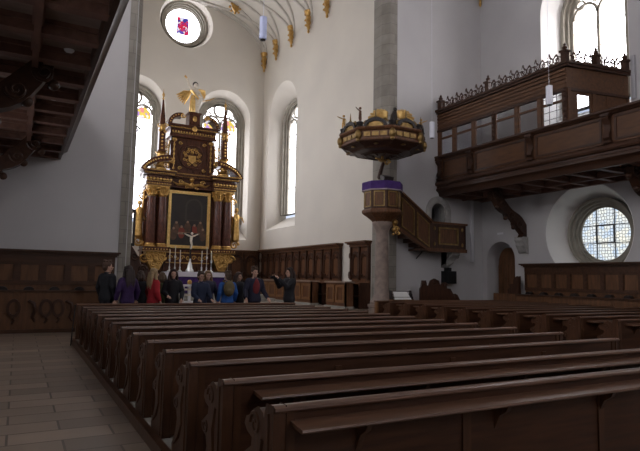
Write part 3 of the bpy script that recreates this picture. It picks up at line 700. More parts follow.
# stair and landing
YS = 16.42
q = MB(); st = [(11.72, 4.90), (12.30, 4.88), (13.80, 3.84), (13.80, 2.76), (13.62, 2.72), (12.25, 3.48), (11.72, 3.86)]
q.py(st, YS, YS+.06)
stp = q.build('stair_side', STALLD, pl, smooth=False)
q = MB(); q.py([(11.60, 4.98), (12.32, 4.95), (13.84, 3.90), (13.84, 3.82), (12.30, 4.87), (11.60, 4.90)], YS-.05, YS+.12); q.py([(11.72, 3.92), (12.27, 3.54), (13.64, 2.80), (13.64, 2.70), (12.25, 3.42), (11.72, 3.80)], YS-.04, YS+.10); q.build('hand_rail', STALL, stp, smooth=False)
q = MB(); q2 = MB()
fs_ = lambda u, v, n: (u, YS-n, v)
for a, b in ((12.38, 12.98), (13.10, 13.70)):
    zt_ = lambda u: 4.83-(u-12.30)*.693; zb_ = lambda u: 3.56-(u-12.27)*.54
    O = [(a, zb_(a)+.07), (b, zb_(b)+.07), (b, zt_(b)-.10), (a, zt_(a)-.10)]; I = [(a+.05, zb_(a)+.11), (b-.05, zb_(b)+.14), (b-.05, zt_(b)-.13), (a+.05, zt_(a)-.18)]
    q.ring(O, I, fs_, 0, .03); q2.prism(I, fs_, 0, .01)
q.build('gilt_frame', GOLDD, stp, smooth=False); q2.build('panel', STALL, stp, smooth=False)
q = MB(); q.box(13.80, 15.56, YS, YS+.06, 2.74, 3.80); q.box(15.50, 15.56, YS, YE-.01, 2.74, 3.80); q.box(13.3, 15.56, YS, YE-.01, 2.72, 2.80); ld = q.build('landing', STALLD, pl, smooth=False)
q = MB(); q.box(13.78, 15.62, YS-.05, YE-.01, 3.78, 3.86) if 0 else (q.box(13.78, 15.62, YS-.05, YS+.12, 3.78, 3.86), q.box(15.46, 15.62, YS+.12, YE-.01, 3.78, 3.86)); q.box(13.60, 15.60, YS-.03, YS+.02, 2.70, 2.84); q.build('hand_rail', STALL, ld, smooth=False)
q = MB(); q.ring([(14.15, 2.98), (15.15, 2.98), (15.15, 3.66), (14.15, 3.66)], [(14.22, 3.04), (15.08, 3.04), (15.08, 3.60), (14.22, 3.60)], fs_, 0, .035)
for x in (13.95, 15.36):
    for z in (3.0, 3.6): q.ball((x, YS-.02, z), .06, (.8, .5, 1.3))
q.build('gilt_frame', GOLDD, ld, smooth=False); q = MB(); q.box(14.24, 15.06, YS-.015, YS, 3.06, 3.58); q.build('panel', STALL, ld, smooth=False)
q = MB()
for k in range(7):
    x0 = 12.0+.26*k; z1 = 3.80-.155*k; q.box(x0, x0+.28, YS+.06, YE-.01, z1-.16, z1)
q.build('stair_treads', STALLD, pl, smooth=False)
q = MB(); q.px([(YE, 2.72), (YS+.12, 2.72), (YS+.12, 2.60), (YS+.35, 2.50), (YS+.50, 2.30), (YE-.05, 2.18), (YE, 2.1)], 14.95, 15.35)
q.py([(14.95, 2.72), (15.55, 2.72), (15.60, 2.62), (15.45, 2.50), (15.30, 2.36), (15.05, 2.24), (14.95, 2.2)], YE-.35, YE-.02)
for k in (-1, 1): q.scroll((15.15+k*.2, YS+.25, 2.56), .12, lambda u, v: Vector((0, u, v)), 1.3, .03)
q.scroll((15.40, YE-.36, 2.56), .14, lambda u, v: Vector((u, 0, v)), 1.4, .035); q.build('stone_corbel', STONED, pl, bevel=.01)
q = MB(); q.tube([(13.75, 16.9, 2.70), (13.45, 16.9, 2.42)], .02); q.build('strut', IRON, pl)

# sounding board
CX, CY = 11.03, 15.75
sb = empty('sounding_board', 'octagonal gilt and dark canopy with eagle and figures above the pulpit', 'pulpit canopy', (CX, CY, 5.8))
o8 = dict(seg=8, rot=PI/8)
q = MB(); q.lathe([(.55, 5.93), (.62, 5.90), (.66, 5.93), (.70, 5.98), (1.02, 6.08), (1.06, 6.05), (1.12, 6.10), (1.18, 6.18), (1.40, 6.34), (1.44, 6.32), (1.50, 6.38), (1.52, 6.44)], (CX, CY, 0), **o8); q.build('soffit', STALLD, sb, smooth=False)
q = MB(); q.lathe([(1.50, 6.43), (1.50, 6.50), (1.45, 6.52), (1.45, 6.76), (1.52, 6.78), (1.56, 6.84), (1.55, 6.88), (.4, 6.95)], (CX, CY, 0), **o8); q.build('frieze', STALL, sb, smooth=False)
pd = MB(); qs = MB()
for i in range(8):
    q = MB(); a = PI/4*i; d = Vector((math.cos(a), math.sin(a), 0)); t = Vector((-d.y, d.x, 0)); ap8 = 1.45*math.cos(PI/8); hwid = 1.45*math.sin(PI/8)
    f = lambda u, v, n: tuple(Vector((CX, CY, v))+d*(ap8+n)+t*u); fn = lambda a_, b_: t*a_+Vector((0, 0, b_))
    for u in (-.28, 0, .28): q.prism([(u-.11, 6.57), (u+.11, 6.57), (u+.11, 6.71), (u-.11, 6.71)], f, 0, .04)
    for s in (-1, 1): q.scroll(Vector(f(s*.30, 7.02, .02)), .12, fn, 1.4, .035, flip=s)
    pd.prism([(.40*math.cos(PI*k/12), 6.88+.30*math.sin(PI*k/12)) for k in range(13)]+[(-.30*math.cos(PI*k/12), 6.88+.19*math.sin(PI*k/12)) for k in range(13)], f, -.06, .08)
    q.prism([(.27*math.cos(PI*k/12), 6.88+.17*math.sin(PI*k/12)) for k in range(13)], f, -.02, .03)
    q.lathe([(.05, 7.12), (.07, 7.18), (.03, 7.24), (.02, 7.36), (.005, 7.5)], (f(0, 0, 0)[0], f(0, 0, 0)[1], 0), 8)
    # hanging drop on the soffit and corner blocks
    ca = a+PI/8; c = Vector((CX+1.5*math.cos(ca), CY+1.5*math.sin(ca), 0))
    q.ball((c.x, c.y, 6.62), .12, (1, 1, 1.4)); q.ball((c.x, c.y, 6.44), .075, (1, 1, 1.3)); q.ball((CX+1.2*math.cos(a), CY+1.2*math.sin(a), 6.25), .09, (1, 1, .6))
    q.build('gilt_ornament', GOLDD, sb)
    pd.lathe([(.12, 6.84), (.15, 6.9), (.10, 6.96), (.12, 7.02), (.13, 7.06), (.06, 7.1)], (CX+1.4*math.cos(ca), CY+1.4*math.sin(ca), 0), 8)
    for rr in (.75, 1.1): qs.tube([(CX+rr*math.cos(ca), CY+rr*math.sin(ca), 5.97+(rr-.7)*.36), (CX+rr*math.cos(ca+PI/4), CY+rr*math.sin(ca+PI/4), 5.97+(rr-.7)*.36)], .03)
    qs.tube([(CX+.3*math.cos(ca), CY+.3*math.sin(ca), 5.91), (CX+1.4*math.cos(ca), CY+1.4*math.sin(ca), 6.31)], .03)
pd.build('pediment', BLACKW, sb); qs.build('soffit_rib', STALLD, sb)
q = MB(); q.tube([(CX, CY, 5.93), (CX, CY, 5.80)], .05); q.ball((CX, CY, 5.77), .10, (1.6, 1, .5)); q.tube([(CX-.35, CY-.1, 5.80), (CX+.1, CY, 5.77)], [.03, .05]); q.build('dove', GOLD, sb)
def putto(mb, c, s, yaw):     # small winged figure with a raised arm
    R = Matrix.Rotation(yaw, 3, 'Z'); P = lambda x, y, z: Vector(c)+R @ Vector((x*s, y*s, z*s))
    for k in (-1, 1): mb.tube([P(.05*k, 0, .42), P(.06*k, -.02*k, .22), P(.06*k, .02, .02)], [.06*s, .05*s, .03*s])
    mb.tube([P(0, 0, .38), P(0, 0, .55), P(0, 0, .72)], [.09*s, .085*s, .06*s]); mb.ball(P(0, 0, .86), .085*s, seg=10)
    mb.tube([P(.08, 0, .70), P(.25, -.03, .76), P(.42, -.04, .84)], [.04*s, .03*s, .02*s]); mb.tube([P(-.08, 0, .70), P(-.17, -.06, .55), P(-.10, -.14, .48)], [.04*s, .03*s, .02*s])
for i in (0, 1, 2, 3, 4, 7):
    ca = PI/4*i+PI/8; c = (CX+1.4*math.cos(ca), CY+1.4*math.sin(ca), 7.08); q = MB(); putto(q, c, .54, ca); q.build('figure', GOLD if i % 2 else STALL, sb)
# crown with an eagle spreading gilt wings
q = MB(); q.lathe([(.50, 6.92), (.42, 7.0), (.30, 7.10), (.22, 7.25), (.16, 7.35)], (CX, CY, 0), **o8); q.build('crown_base', STALLD, sb)
EX, EY = CX+.22, CY-.30
vr = Vector((rt.x, rt.y, 0))
eg = MB(); eg.tube([(EX, EY, 7.05), (EX, EY-.05, 7.35), (EX, EY-.08, 7.6), (EX-.03, EY-.16, 7.74)], [.10, .15, .11, .06]); eg.ball((EX-.05, EY-.2, 7.76), .07); eg.tube([(EX-.06, EY-.22, 7.76), (EX-.12, EY-.30, 7.73)], [.03, .008]); e1 = eg.build('eagle', BLACKW, sb)
for s in (-1, 1):
    wq = MB(); 
    for k in range(7):
        a = math.radians(-14+17*k); Lk = .62-.045*k
        b0 = Vector((EX, EY, 7.50))+vr*(s*.24); tip = b0+vr*(s*Lk*math.cos(a)*1.0)+Vector((0, .10, Lk*math.sin(a)*.9)); mid = (b0+tip)/2+Vector((0, -.03, .05))
        wq.tube([b0, mid, tip], [.06, .10, .04], 6)
    wq.build('wing', GOLDB, e1)
q = MB(); q.tube([(CX+.30, CY+.2, 6.1), (CX+.55, CY+.8, 5.75), (CX+.95, YE+.1, 5.5)], [.05, .07, .09]); q.build('bracket', STALLD, sb); q = MB(); q.scroll((CX+.35, CY+.2, 5.78), .13, lambda u, v: Vector((u, 0, v)), 1.3, .04); q.build('gilt_scroll', GOLD, sb)

def lower(o):       # shallower dish: the frieze sits .24 m lower
    for c in o.children:
        for v in c.data.vertices:
            z = v.co.z+5.8
            if z > 6.44: v.co.z -= .24
            elif z > 5.93: v.co.z -= .24*(z-5.93)/.51
        lower(c)
lower(sb)

# ------------------------------------------------------------ altar
AX, AYF = 7.46, 27.5
al = empty('high_altar', 'tall dark brown and gold baroque altar with painting, columns and angel on top', 'altar', (AX, AYF, .75))
q = MB(); q.box(3.9, 11.0, 24.6, YA-.05, CF-.02, CF+.15); q.box(4.2, 10.7, 24.9, YA-.05, CF+.15, .75); struct('trim_9', q, STONE, smooth=False)
def abox(mb, hx0, hx1, y0, y1, z0, z1): return mb.box(AX+hx0, AX+hx1, AYF+y0, AYF+y1, z0, z1)
q = MB(); abox(q, -2.15, 2.15, .25, 1.2, .75, 2.0); abox(q, -1.2, 1.2, .1, .3, 1.0, 2.9); q.build('plinth', ALTW, al, smooth=False)
q = MB(); abox(q, -2.2, 2.2, .45, 1.1, 2.0, 6.0); abox(q, -1.25, -1.10, .2, .5, 2.9, 6.0); abox(q, 1.10, 1.25, .2, .5, 2.9, 6.0); q.build('body', ALTW, al, smooth=False)
for s in (-1, 1):
    q = MB(); c = 1.66*s       # bulging gilt consoles under the columns
    q.py([(AX+c-.50, 2.75), (AX+c+.50, 2.75), (AX+c+.47, 2.55), (AX+c+.40, 2.30), (AX+c+.30, 2.1), (AX+c+.18, 1.85), (AX+c-.18, 1.85), (AX+c-.30, 2.1), (AX+c-.40, 2.30), (AX+c-.47, 2.55)], AYF-.28, AYF+.25)
    for x, z, r, fl in ((-.30, 2.48, .20, 1), (.30, 2.48, .20, -1), (-.12, 2.18, .16, -1), (.14, 2.16, .16, 1), (0, 2.56, .14, 1)):
        q.scroll((AX+c+x, AYF-.30, z), r, lambda u, v: Vector((u, 0, v)), 1.6, .05, flip=fl)
    for k in range(8): q.ball((AX+c-.42+.12*k, AYF-.29, 2.70-.02*(k % 2)), .06, seg=6)
    q.scroll((AX+c+.52*s, AYF-.1, 2.45), .24, lambda u, v: Vector((u, 0, v)), 1.5, .06, flip=s)
    q.ball((AX+c, AYF-.30, 2.35), .12, (1, .7, 1.2)); q.build('gilt_console', GOLD, al)
    q = MB(); abox(q, c-.70, c+.70, -.42, .6, 2.76, 2.84); abox(q, c-.64, c+.64, -.36, .6, 2.84, 2.92); abox(q, c-.66, c+.66, -.38, .6, 2.92, 2.98); q.build('pedestal_cornice', ALTW, al, smooth=False)
    q = MB()
    for k in range(10): q.ball((AX+c-.62+.138*k, AYF-.40, 2.86), .035, seg=6)
    q.box(AX+c-.68, AX+c+.68, AYF-.425, AYF-.40, 2.765, 2.79); q.build('gilt_beading', GOLD, al)
for x in (-1.93, -1.42, 1.42, 1.93):
    yc = AYF-.08; q = MB(); q.lathe([(.225, 3.14), (.232, 3.3), (.225, 4.3), (.195, 5.48)], (AX+x, yc, 0), 20); cl_ = q.build('column', ALTC, al)
    q = MB(); q.lathe([(.27, 2.98), (.27, 3.04), (.24, 3.07), (.26, 3.11), (.23, 3.16)], (AX+x, yc, 0), 20); q.build('gilt_base', GOLD, cl_)
    q = MB(); q.lathe([(.205, 5.45), (.23, 5.50), (.20, 5.54), (.21, 5.70), (.29, 5.86), (.31, 5.93)], (AX+x, yc, 0), 16)
    for k in range(8):
        a = 2*PI*k/8; d = Vector((math.cos(a), math.sin(a), 0)); q.tube([Vector((AX+x, yc, 5.56))+d*.20, Vector((AX+x, yc, 5.70))+d*.25, Vector((AX+x, yc, 5.74))+d*.31, Vector((AX+x, yc, 5.69))+d*.33], [.05, .045, .035, .02])
        if k % 2: q.ball(Vector((AX+x, yc, 5.87))+d*.31, .06, seg=6)
    q.box(AX+x-.28, AX+x+.28, yc-.28, yc+.28, 5.92, 5.99); q.build('gilt_capital', GOLD, cl_)
# painting in gilt frame
fA = lambda u, v, n: (AX+u, AYF+.22-n, v)
q = MB(); q.ring([(-1.08, 2.98), (1.08, 2.98), (1.08, 5.88), (-1.08, 5.88)], [(-.93, 3.13), (.93, 3.13), (.93, 5.73), (-.93, 5.73)], fA, 0, .12); q.ring([(-1.03, 3.03), (1.03, 3.03), (1.03, 5.83), (-1.03, 5.83)], [(-.98, 3.08), (.98, 3.08), (.98, 5.78), (-.98, 5.78)], fA, .1, .15); q.build('picture_frame', GOLDB, al, smooth=False)
PNT = mat('painting_ground', (.035, .025, .02), .4, noise=(.015, .012, .012), scale=1.5)
q = MB(); q.prism([(-.94, 3.12), (.94, 3.12), (.94, 5.74), (-.94, 5.74)], fA, 0, .03); pt = q.build('painting', PNT, al, smooth=False)
def flat(P, mt, nm, n=.035):
    q = MB(); q.prism(P, fA, .03, n); q.build(nm, mt, pt, smooth=False)
PF = mat('painted_figure_brown', (.14, .07, .04), .5, noise=(.05, .03, .02), scale=6); PFL = mat('painted_figure_flesh', (.38, .25, .16), .5, noise=(.2, .12, .08), scale=6); PFR = mat('painted_figure_red', (.22, .035, .02), .5); PFG = mat('painted_arch', (.05, .042, .035), .6)
O_ = arch(.25, .45, 4.4, 5.1, 12); I_ = arch(.25, .36, 4.45, 5.1, 12)
q = MB(); q.ring(O_, I_, fA, .03, .034); q.build('painted_arch', PFG, pt, smooth=False)
for i, (x, z) in enumerate(((-.62, 4.25), (-.35, 4.05), (-.05, 4.30), (.3, 4.15), (.6, 4.3), (-.75, 3.95), (.75, 3.95))):
    flat(circ(x, z-.28, .17, 12, .30), (PF, PFR)[i % 2 if i < 4 else 0], 'painted_figure', .034+.001*i); flat(circ(x, z+.02, .065, 10), PFL, 'painted_head', .042)
flat([(-.55, 3.68), (.55, 3.68), (.62, 3.78), (-.5, 3.80)], PFL, 'painted_table', .044)
# entablature
q = MB(); abox(q, -2.25, 2.25, -.05, 1.1, 6.0, 6.2); abox(q, -2.2, 2.2, 0, 1.1, 6.2, 6.5)
for s in (-1, 1): c = 1.68*s; abox(q, c-.62, c+.62, -.36, .2, 6.0, 6.16); abox(q, c-.58, c+.58, -.32, .2, 6.16, 6.48)
q.build('entablature', ALTW, al, smooth=False)
q = MB(); abox(q, -2.35, 2.35, -.18, 1.1, 6.5, 6.58); abox(q, -2.42, 2.42, -.26, 1.1, 6.62, 6.72); abox(q, -2.38, 2.38, -.22, 1.1, 6.58, 6.62)
for s in (-1, 1): c = 1.70*s; abox(q, c-.72, c+.72, -.44, .2, 6.5, 6.58); abox(q, c-.82, c+.82, -.56, .2, 6.64, 6.76)
q.build('cornice', ALTW, al, smooth=False)
def gild_band(y, x0, x1, z, r, step, nm='gilt_beading', bar=True):
    bar = True
    q = MB(); x = x0
    while x <= x1+1e-3: q.ball((AX+x, AYF+y, z), r, (1, .8, 1), seg=6); x += step
    if bar: q.box(AX+x0-.03, AX+x1+.03, AYF+y-.005, AYF+y+.02, z-r*1.5, z-r*1.15)
    q.build(nm, GOLD, al)
for s in (-1, 1):
    c = 1.68*s; gild_band(-.37, c-.56, c+.56, 6.30, .075, .16); gild_band(-.46, c-.68, c+.68, 6.59, .035, .085); gild_band(-.57, c-.78, c+.78, 6.72, .025, .06, bar=False); gild_band(-.37, c-.56, c+.56, 6.08, .03, .08)
gild_band(-.19, -.9, .9, 6.60, .03, .085); gild_band(-.27, -.85, .85, 6.70, .022, .06, bar=False)
q = MB()   # gilt cherub ornament over the painting
q.ball((AX, AYF-.08, 6.50), .14, (1, .8, 1.2)); q.ball((AX, AYF-.12, 6.22), .11)
for s in (-1, 1):
    q.tube([(AX, AYF-.1, 6.12), (AX+s*.35, AYF-.12, 6.22), (AX+s*.7, AYF-.1, 6.15), (AX+s*.95, AYF-.08, 6.28)], [.09, .08, .06, .02]); q.scroll((AX+s*.55, AYF-.1, 6.33), .13, lambda u, v: Vector((u, 0, v)), 1.4, .035, flip=s); q.scroll((AX+s*.25, AYF-.1, 6.05), .09, lambda u, v: Vector((u, 0, v)), 1.2, .03, flip=-s)
q.build('gilt_cherub', GOLD, al)
# broken segmental pediments over the columns
for s in (-1, 1):
    P = []; Q = []
    for k in range(13):
        a = math.radians(15+68*k/12); P.append((AX+s*(1.05+1.62*math.cos(a)), 6.42+1.12*math.sin(a))); Q.append((AX+s*(1.05+1.38*math.cos(a)), 6.42+.82*math.sin(a)))
    q = MB(); q.py(P+Q[::-1], AYF-.50, AYF+.3); q.build('broken_pediment', ALTW, al)
    q = MB()
    for k in range(1, 12):
        q.ball(((P[k][0]+Q[k][0])/2, AYF-.51, (P[k][1]+Q[k][1])/2), .05, seg=6)
    q.scroll((AX+s*1.15, AYF-.4, 7.30), .15, lambda u, v: Vector((u, 0, v)), 1.4, .045, flip=s); q.build('gilt_trim', GOLD, al)
# obelisks
for s in (-1, 1):
    x = AX+s*1.62; y = AYF-.15; q = MB(); q.lathe([(.30, 6.76), (.30, 6.86), (.20, 6.95), (.16, 7.1), (.24, 7.3), (.27, 7.38), (.19, 7.44), (.20, 7.58), (.28, 7.66)], (x, y, 0), 10)
    for k in (-1, 1): q.scroll((x+k*.24, y-.12, 7.05), .14, lambda u, v: Vector((u, 0, v)), 1.5, .04, flip=k)
    q.build('gilt_pedestal', GOLD, al)
    q = MB(); q.lathe([(.27, 7.66), (.29, 7.70), (.22, 7.76), (.21, 8.9), (.05, 10.35)], (x, y, 0), 4, rot=PI/4); ob = q.build('obelisk', ALTW, al, smooth=False)
    q = MB(); q.lathe([(.03, 10.33), (.07, 10.40), (.03, 10.46), (.06, 10.55), (.07, 10.62), (.02, 10.72), (.008, 10.9)], (x, y, 0), 8)
    q.build('gilt_finial', GOLD, ob)
    q = MB(); q.ball((x, y-.18, 8.9), .13, (1, .7, 1.2))
    for k in (-1, 1): q.scroll((x+k*.15, y-.16, 9.0), .12, lambda u, v: Vector((u, 0, v)), 1.4, .04, flip=k); q.scroll((x+k*.12, y-.18, 8.72), .08, lambda u, v: Vector((u, 0, v)), 1.2, .03, flip=-k)
    for k in range(5): q.ball((x, y-.17, 7.85+.17*k), .055, seg=6)
    q.build('gilt_applique', GOLD, ob)
# attic with roundel of arms
q = MB(); abox(q, -1.05, 1.05, .1, .9, 6.72, 8.62); abox(q, -1.12, -.78, -.02, .3, 6.72, 8.55); abox(q, .78, 1.12, -.02, .3, 6.72, 8.55); q.build('attic', ALTW, al, smooth=False)
q = MB(); fB = lambda u, v, n: (AX+u, AYF+.1-n, v)
q.ring(circ(0, 7.68, .66, 32), circ(0, 7.68, .56, 32), fB, 0, .09); q.ring(circ(0, 7.68, .54, 32), circ(0, 7.68, .48, 32), fB, 0, .05); q.build('roundel_ring', ALTW, al)
q = MB(); rr_ = random.Random(3)
q.prism([(0, 7.3), (.16, 7.42), (.2, 7.72), (-.2, 7.72), (-.16, 7.42)], fB, 0, .10); q.ball((AX, AYF+.02, 7.88), .09); 
for k in range(16):
    a = 2*PI*k/16; r = .32+.10*(k % 2); q.scroll((AX+r*math.cos(a), AYF+.04, 7.68+r*math.sin(a)), .09, lambda u, v: Vector((u, 0, v)), 1.2, .026, flip=(-1)**k)
q.build('gilt_coat_of_arms', GOLD, al)
q = MB()
for s in (-1, 1):
    for t in (-1, 1): q = MB(); q.scroll((AX+s*.62, AYF+.06, 7.68+t*.66), .10, lambda u, v: Vector((u, 0, v)), 1.3, .03, flip=s*t); q.build('gilt_corner_scroll', GOLD, al)
    q = MB(); q.tube([(AX+s*.95, AYF-.02, 6.9), (AX+s*.95, AYF-.02, 8.5)], .02)
    for k in range(6): q.ball((AX+s*.95, AYF-.04, 6.98+.24*k), .06, (1, .7, 1.3), seg=6)
    q.ball((AX+s*.95, AYF-.05, 8.45), .11, (1.2, .8, 1)); q.build('gilt_drop', GOLD, al)
    q = MB(); q.tube([(AX+s*1.14, AYF+.1, 6.95), (AX+s*1.2, AYF+.1, 7.7), (AX+s*1.16, AYF+.1, 8.4)], .05)
    for k in range(5): q.scroll((AX+s*(1.22+.03*k), AYF+.1, 7.1+.27*k), .13, lambda u, v: Vector((u, 0, v)), 1.3, .035, flip=s*(-1)**k)
    q.build('gilt_side_ornament', GOLD, al)
q = MB(); abox(q, -1.22, 1.22, -.10, .9, 8.60, 8.72); abox(q, -1.18, 1.18, -.05, .9, 8.72, 9.02); abox(q, -1.30, 1.30, -.2, .9, 9.02, 9.12); abox(q, -1.36, 1.36, -.26, .9, 9.14, 9.22); abox(q, -.28, .28, -.15, .5, 9.2, 9.86); abox(q, -.34, .34, -.21, .5, 9.86, 9.94); abox(q, -.30, .30, -.18, .5, 9.26, 9.34); q.build('attic_cornice', ALTW, al, smooth=False)
gild_band(-.08, -1.05, 1.05, 8.87, .05, .14); gild_band(-.22, -1.2, 1.2, 9.07, .028, .075, bar=False)
for s in (-1, 1):
    P = []; Q = []
    for k in range(13):
        a = math.radians(5+95*k/12); P.append((AX+s*(.72+.62*math.cos(a)), 9.2+.62*math.sin(a))); Q.append((AX+s*(.72+.42*math.cos(a)), 9.2+.42*math.sin(a)))
    q = MB(); q.py(P+Q[::-1], AYF-.22, AYF+.3); q.build('top_scroll_pediment', ALTW, al)
    q = MB(); q.scroll((AX+s*.62, AYF-.24, 9.68), .13, lambda u, v: Vector((u, 0, v)), 1.4, .04, flip=s)
    for k in range(1, 12, 2): q.ball(((P[k][0]+Q[k][0])/2, AYF-.23, (P[k][1]+Q[k][1])/2), .035, seg=6)
    q.build('gilt_trim', GOLD, al)
q = MB(); q.ball((AX, AYF-.2, 9.6), .12, (1, .5, 1.3)); q.ball((AX, AYF-.25, 9.05), .13, (1, .5, 1.2)); q.build('gilt_rosette', GOLD, al)
# angel on top
Z = 9.94; q = MB(); y = AYF+.1
q.lathe([(.20, 0), (.24, .08), (.22, .35), (.19, .62), (.15, .78), (.18, .95), (.21, 1.12), (.16, 1.24), (.06, 1.30), (.055, 1.36)], (AX+.04, y, Z+.08), 14, sy=.75)
q.tube([(AX-.14, y, Z+1.26), (AX-.34, y-.05, Z+1.50), (AX-.42, y-.05, Z+1.82)], [.07, .055, .04]); q.tube([(AX+.22, y, Z+1.24), (AX+.36, y-.08, Z+.98), (AX+.50, y-.12, Z+.72)], [.07, .055, .035])
q.ball((AX+.04, y-.02, Z+1.52), .14, (.9, .95, 1.15))
ag = q.build('angel', IVORY, al)
q = MB(); q.ball((AX+.04, y+.02, Z+1.57), .15, (1, 1, 1.05)); q.build('hair', BLACKW, ag)
q = MB(); q.lathe([(.24, 0), (.27, .1), (.23, .6), (.17, .82), (.12, .9)], (AX-.08, y-.03, Z+.06), 12, sx=.62, sy=.8); q.tube([(AX-.20, y-.1, Z+1.2), (AX, y-.18, Z+.95), (AX+.2, y-.1, Z+.8)], .06); q.build('gilt_robe', GOLDB, ag)
for s, L_, a0, a1 in ((-1, .78, 200, 245), (1, .55, -25, 20)):
    q = MB()
    for k in range(6):
        a = math.radians(a0+(a1-a0)*k/5); b0 = Vector((AX+s*.12, y+.14, Z+1.22)); tip = b0+Vector((L_*math.cos(a), .12, L_*math.sin(a))); q.tube([b0+Vector((0, 0, .02*k)), (b0+tip)/2+Vector((0, .03, .06)), tip], [.05, .09, .03])
    q.build('wing', GOLDB, ag)
q = MB(); q.tube([(AX-.42, y-.05, Z+1.80), (AX-.55, y-.05, Z+1.93)], [.03, .06]); q.tube([(AX+.42, y-.12, Z+.72), (AX+.8, y-.14, Z+.84), (AX+1.1, y-.12, Z+1.02)], [.03, .035, .01]); q.build('trumpet_and_palm', GOLD, ag)
# side statues on volutes
for s in (-1, 1):
    x = AX+s*2.48; y = AYF+.05; q = MB()
    q.lathe([(.10, 3.4), (.20, 3.5), (.17, 4.1), (.15, 4.4), (.19, 4.7), (.14, 4.86), (.05, 4.92), (.05, 4.98)], (x, y, 0), 12); q.ball((x, y-.02, 5.10), .12, (.9, 1, 1.15)); q.tube([(x-s*.1, y, 4.8), (x+s*.28, y-.1, 4.7), (x+s*.38, y-.15, 4.45)], [.06, .05, .035])
    q.tube([(x-.14, y-.05, 4.78), (x-.05, y-.2, 4.5)], [.06, .04]); q.build('side_statue', GOLD, al)
    q = MB(); fn = lambda u, v: Vector((u, 0, v)); q.scroll((x-s*.02, y+.1, 3.25), .24, fn, 1.6, .07, flip=s); q.scroll((x-s*.12, y+.2, 4.3), .22, fn, 1.5, .06, flip=-s); q.scroll((x-s*.16, y+.2, 5.5), .20, fn, 1.5, .055, flip=s); q.tube([(x-s*.25, y+.15, 2.98), (x-s*.1, y+.15, 3.7), (x-s*.2, y+.2, 4.9), (x-s*.22, y+.2, 5.8)], [.07, .09, .07, .04]); q.build('gilt_side_scroll', GOLD, al)
# predella between the consoles
q = MB()
for k in range(7): q.scroll((AX-.9+.3*k, AYF+.06, 2.5), .12, lambda u, v: Vector((u, 0, v)), 1.3, .03, flip=(-1)**k)
q.box(AX-1.1, AX+1.1, AYF+.03, AYF+.09, 2.22, 2.27); q.box(AX-1.1, AX+1.1, AYF+.03, AYF+.09, 2.72, 2.77); q.build('gilt_predella', GOLD, al)

# altar table
at = empty('altar_table', 'altar table in front of the high altar below the crucifix', 'table', (7.3, 25.9, .75))
q = MB(); q.box(6.05, 8.65, 25.5, 26.5, .75, 1.70); q.box(6.0, 8.7, 25.45, 26.55, 1.70, 1.76); q.build('mensa', STONE, at, smooth=False)
q = MB(); q.box(5.95, 8.75, 25.40, 26.5, 1.762, 1.785); q.box(5.95, 8.75, 25.385, 25.41, 1.56, 1.785); q.box(5.95, 5.98, 25.4, 26.5, 1.45, 1.785); q.box(8.72, 8.75, 25.4, 26.5, 1.45, 1.785)
single('altar_cloth', q, CLOTH, 'white linen cloth laid over the altar table top', 'cloth', loc=(7.3, 25.9, 1.762), smooth=False)
q = MB(); n = 60; q.pz([(6.02+2.66*i/n, 25.425+.008*math.sin(i*1.3)) for i in range(n+1)]+[(8.68, 25.445), (6.02, 25.445)], .80, 1.56)
single('altar_frontal', q, PURPLE, 'purple frontal hanging down the front of the altar table', 'cloth', loc=(7.3, 25.43, .8))
cr = empty('crucifix', 'standing crucifix with pale figure in the middle of the altar table', 'crucifix', (7.20, 26.2, 1.79))
cx, cy = 7.20, 26.2
q = MB(); q.lathe([(.20, 1.79), (.20, 1.86), (.13, 1.95), (.10, 2.15), (.05, 2.30), (.05, 2.42)], (cx, cy, 0), 12); o = q.build('base', SILVER, cr)
q = MB(); q.box(cx-.035, cx+.035, cy-.03, cy+.02, 2.35, 3.95); q.box(cx-.38, cx+.38, cy-.03, cy+.02, 3.58, 3.65); q.build('cross', BLACKW, cr, smooth=False)
q = MB(); q.tube([(cx, cy-.07, 2.88), (cx+.03, cy-.11, 3.08), (cx-.01, cy-.07, 3.26), (cx, cy-.07, 3.48)], [.035, .05, .06, .075]); q.ball((cx+.02, cy-.09, 3.63), .065)
for s in (-1, 1): q.tube([(cx, cy-.07, 3.47), (cx+s*.18, cy-.06, 3.54), (cx+s*.34, cy-.05, 3.62)], [.045, .035, .022])
q.build('corpus', IVORY, cr)
def candle(x, y, h, ch, lab, big=False):
    g = empty('candlestick', lab, 'candlestick', (x, y, 1.79), 'candlesticks on the altar table'); q = MB(); q.lathe([(.11, 0), (.11, .03), (.05, .07), (.03, .12), (.04, .2), (.02, .26), (.02, h-.12), (.045, h-.08), (.02, h-.05), (.07, h)], (x, y, 1.79), 12); q.build('stick', SILVER, g); q = MB(); q.lathe([(.019, 0), (.019, ch)], (x, y, 1.79+h), 8); cd_ = q.build('candle', WAX, g); q = MB(); q.tube([(x, y, 1.79+h+ch), (x, y, 1.82+h+ch)], .004); q.build('wick', IRON, cd_)
for x, h, l in ((6.17, .56, 'short silver candlestick with white candle, left end of the altar table'), (6.42, .74, 'tall silver candlestick with white candle left of the crucifix'), (6.66, .56, 'short silver candlestick with white candle, innermost left of the crucifix'), (7.70, .56, 'short silver candlestick with white candle, innermost right of the crucifix'), (7.94, .74, 'tall silver candlestick with white candle right of the crucifix'), (8.17, .56, 'short silver candlestick with white candle, right end of the altar table')):
    candle(x, 25.95, h, .46, l)
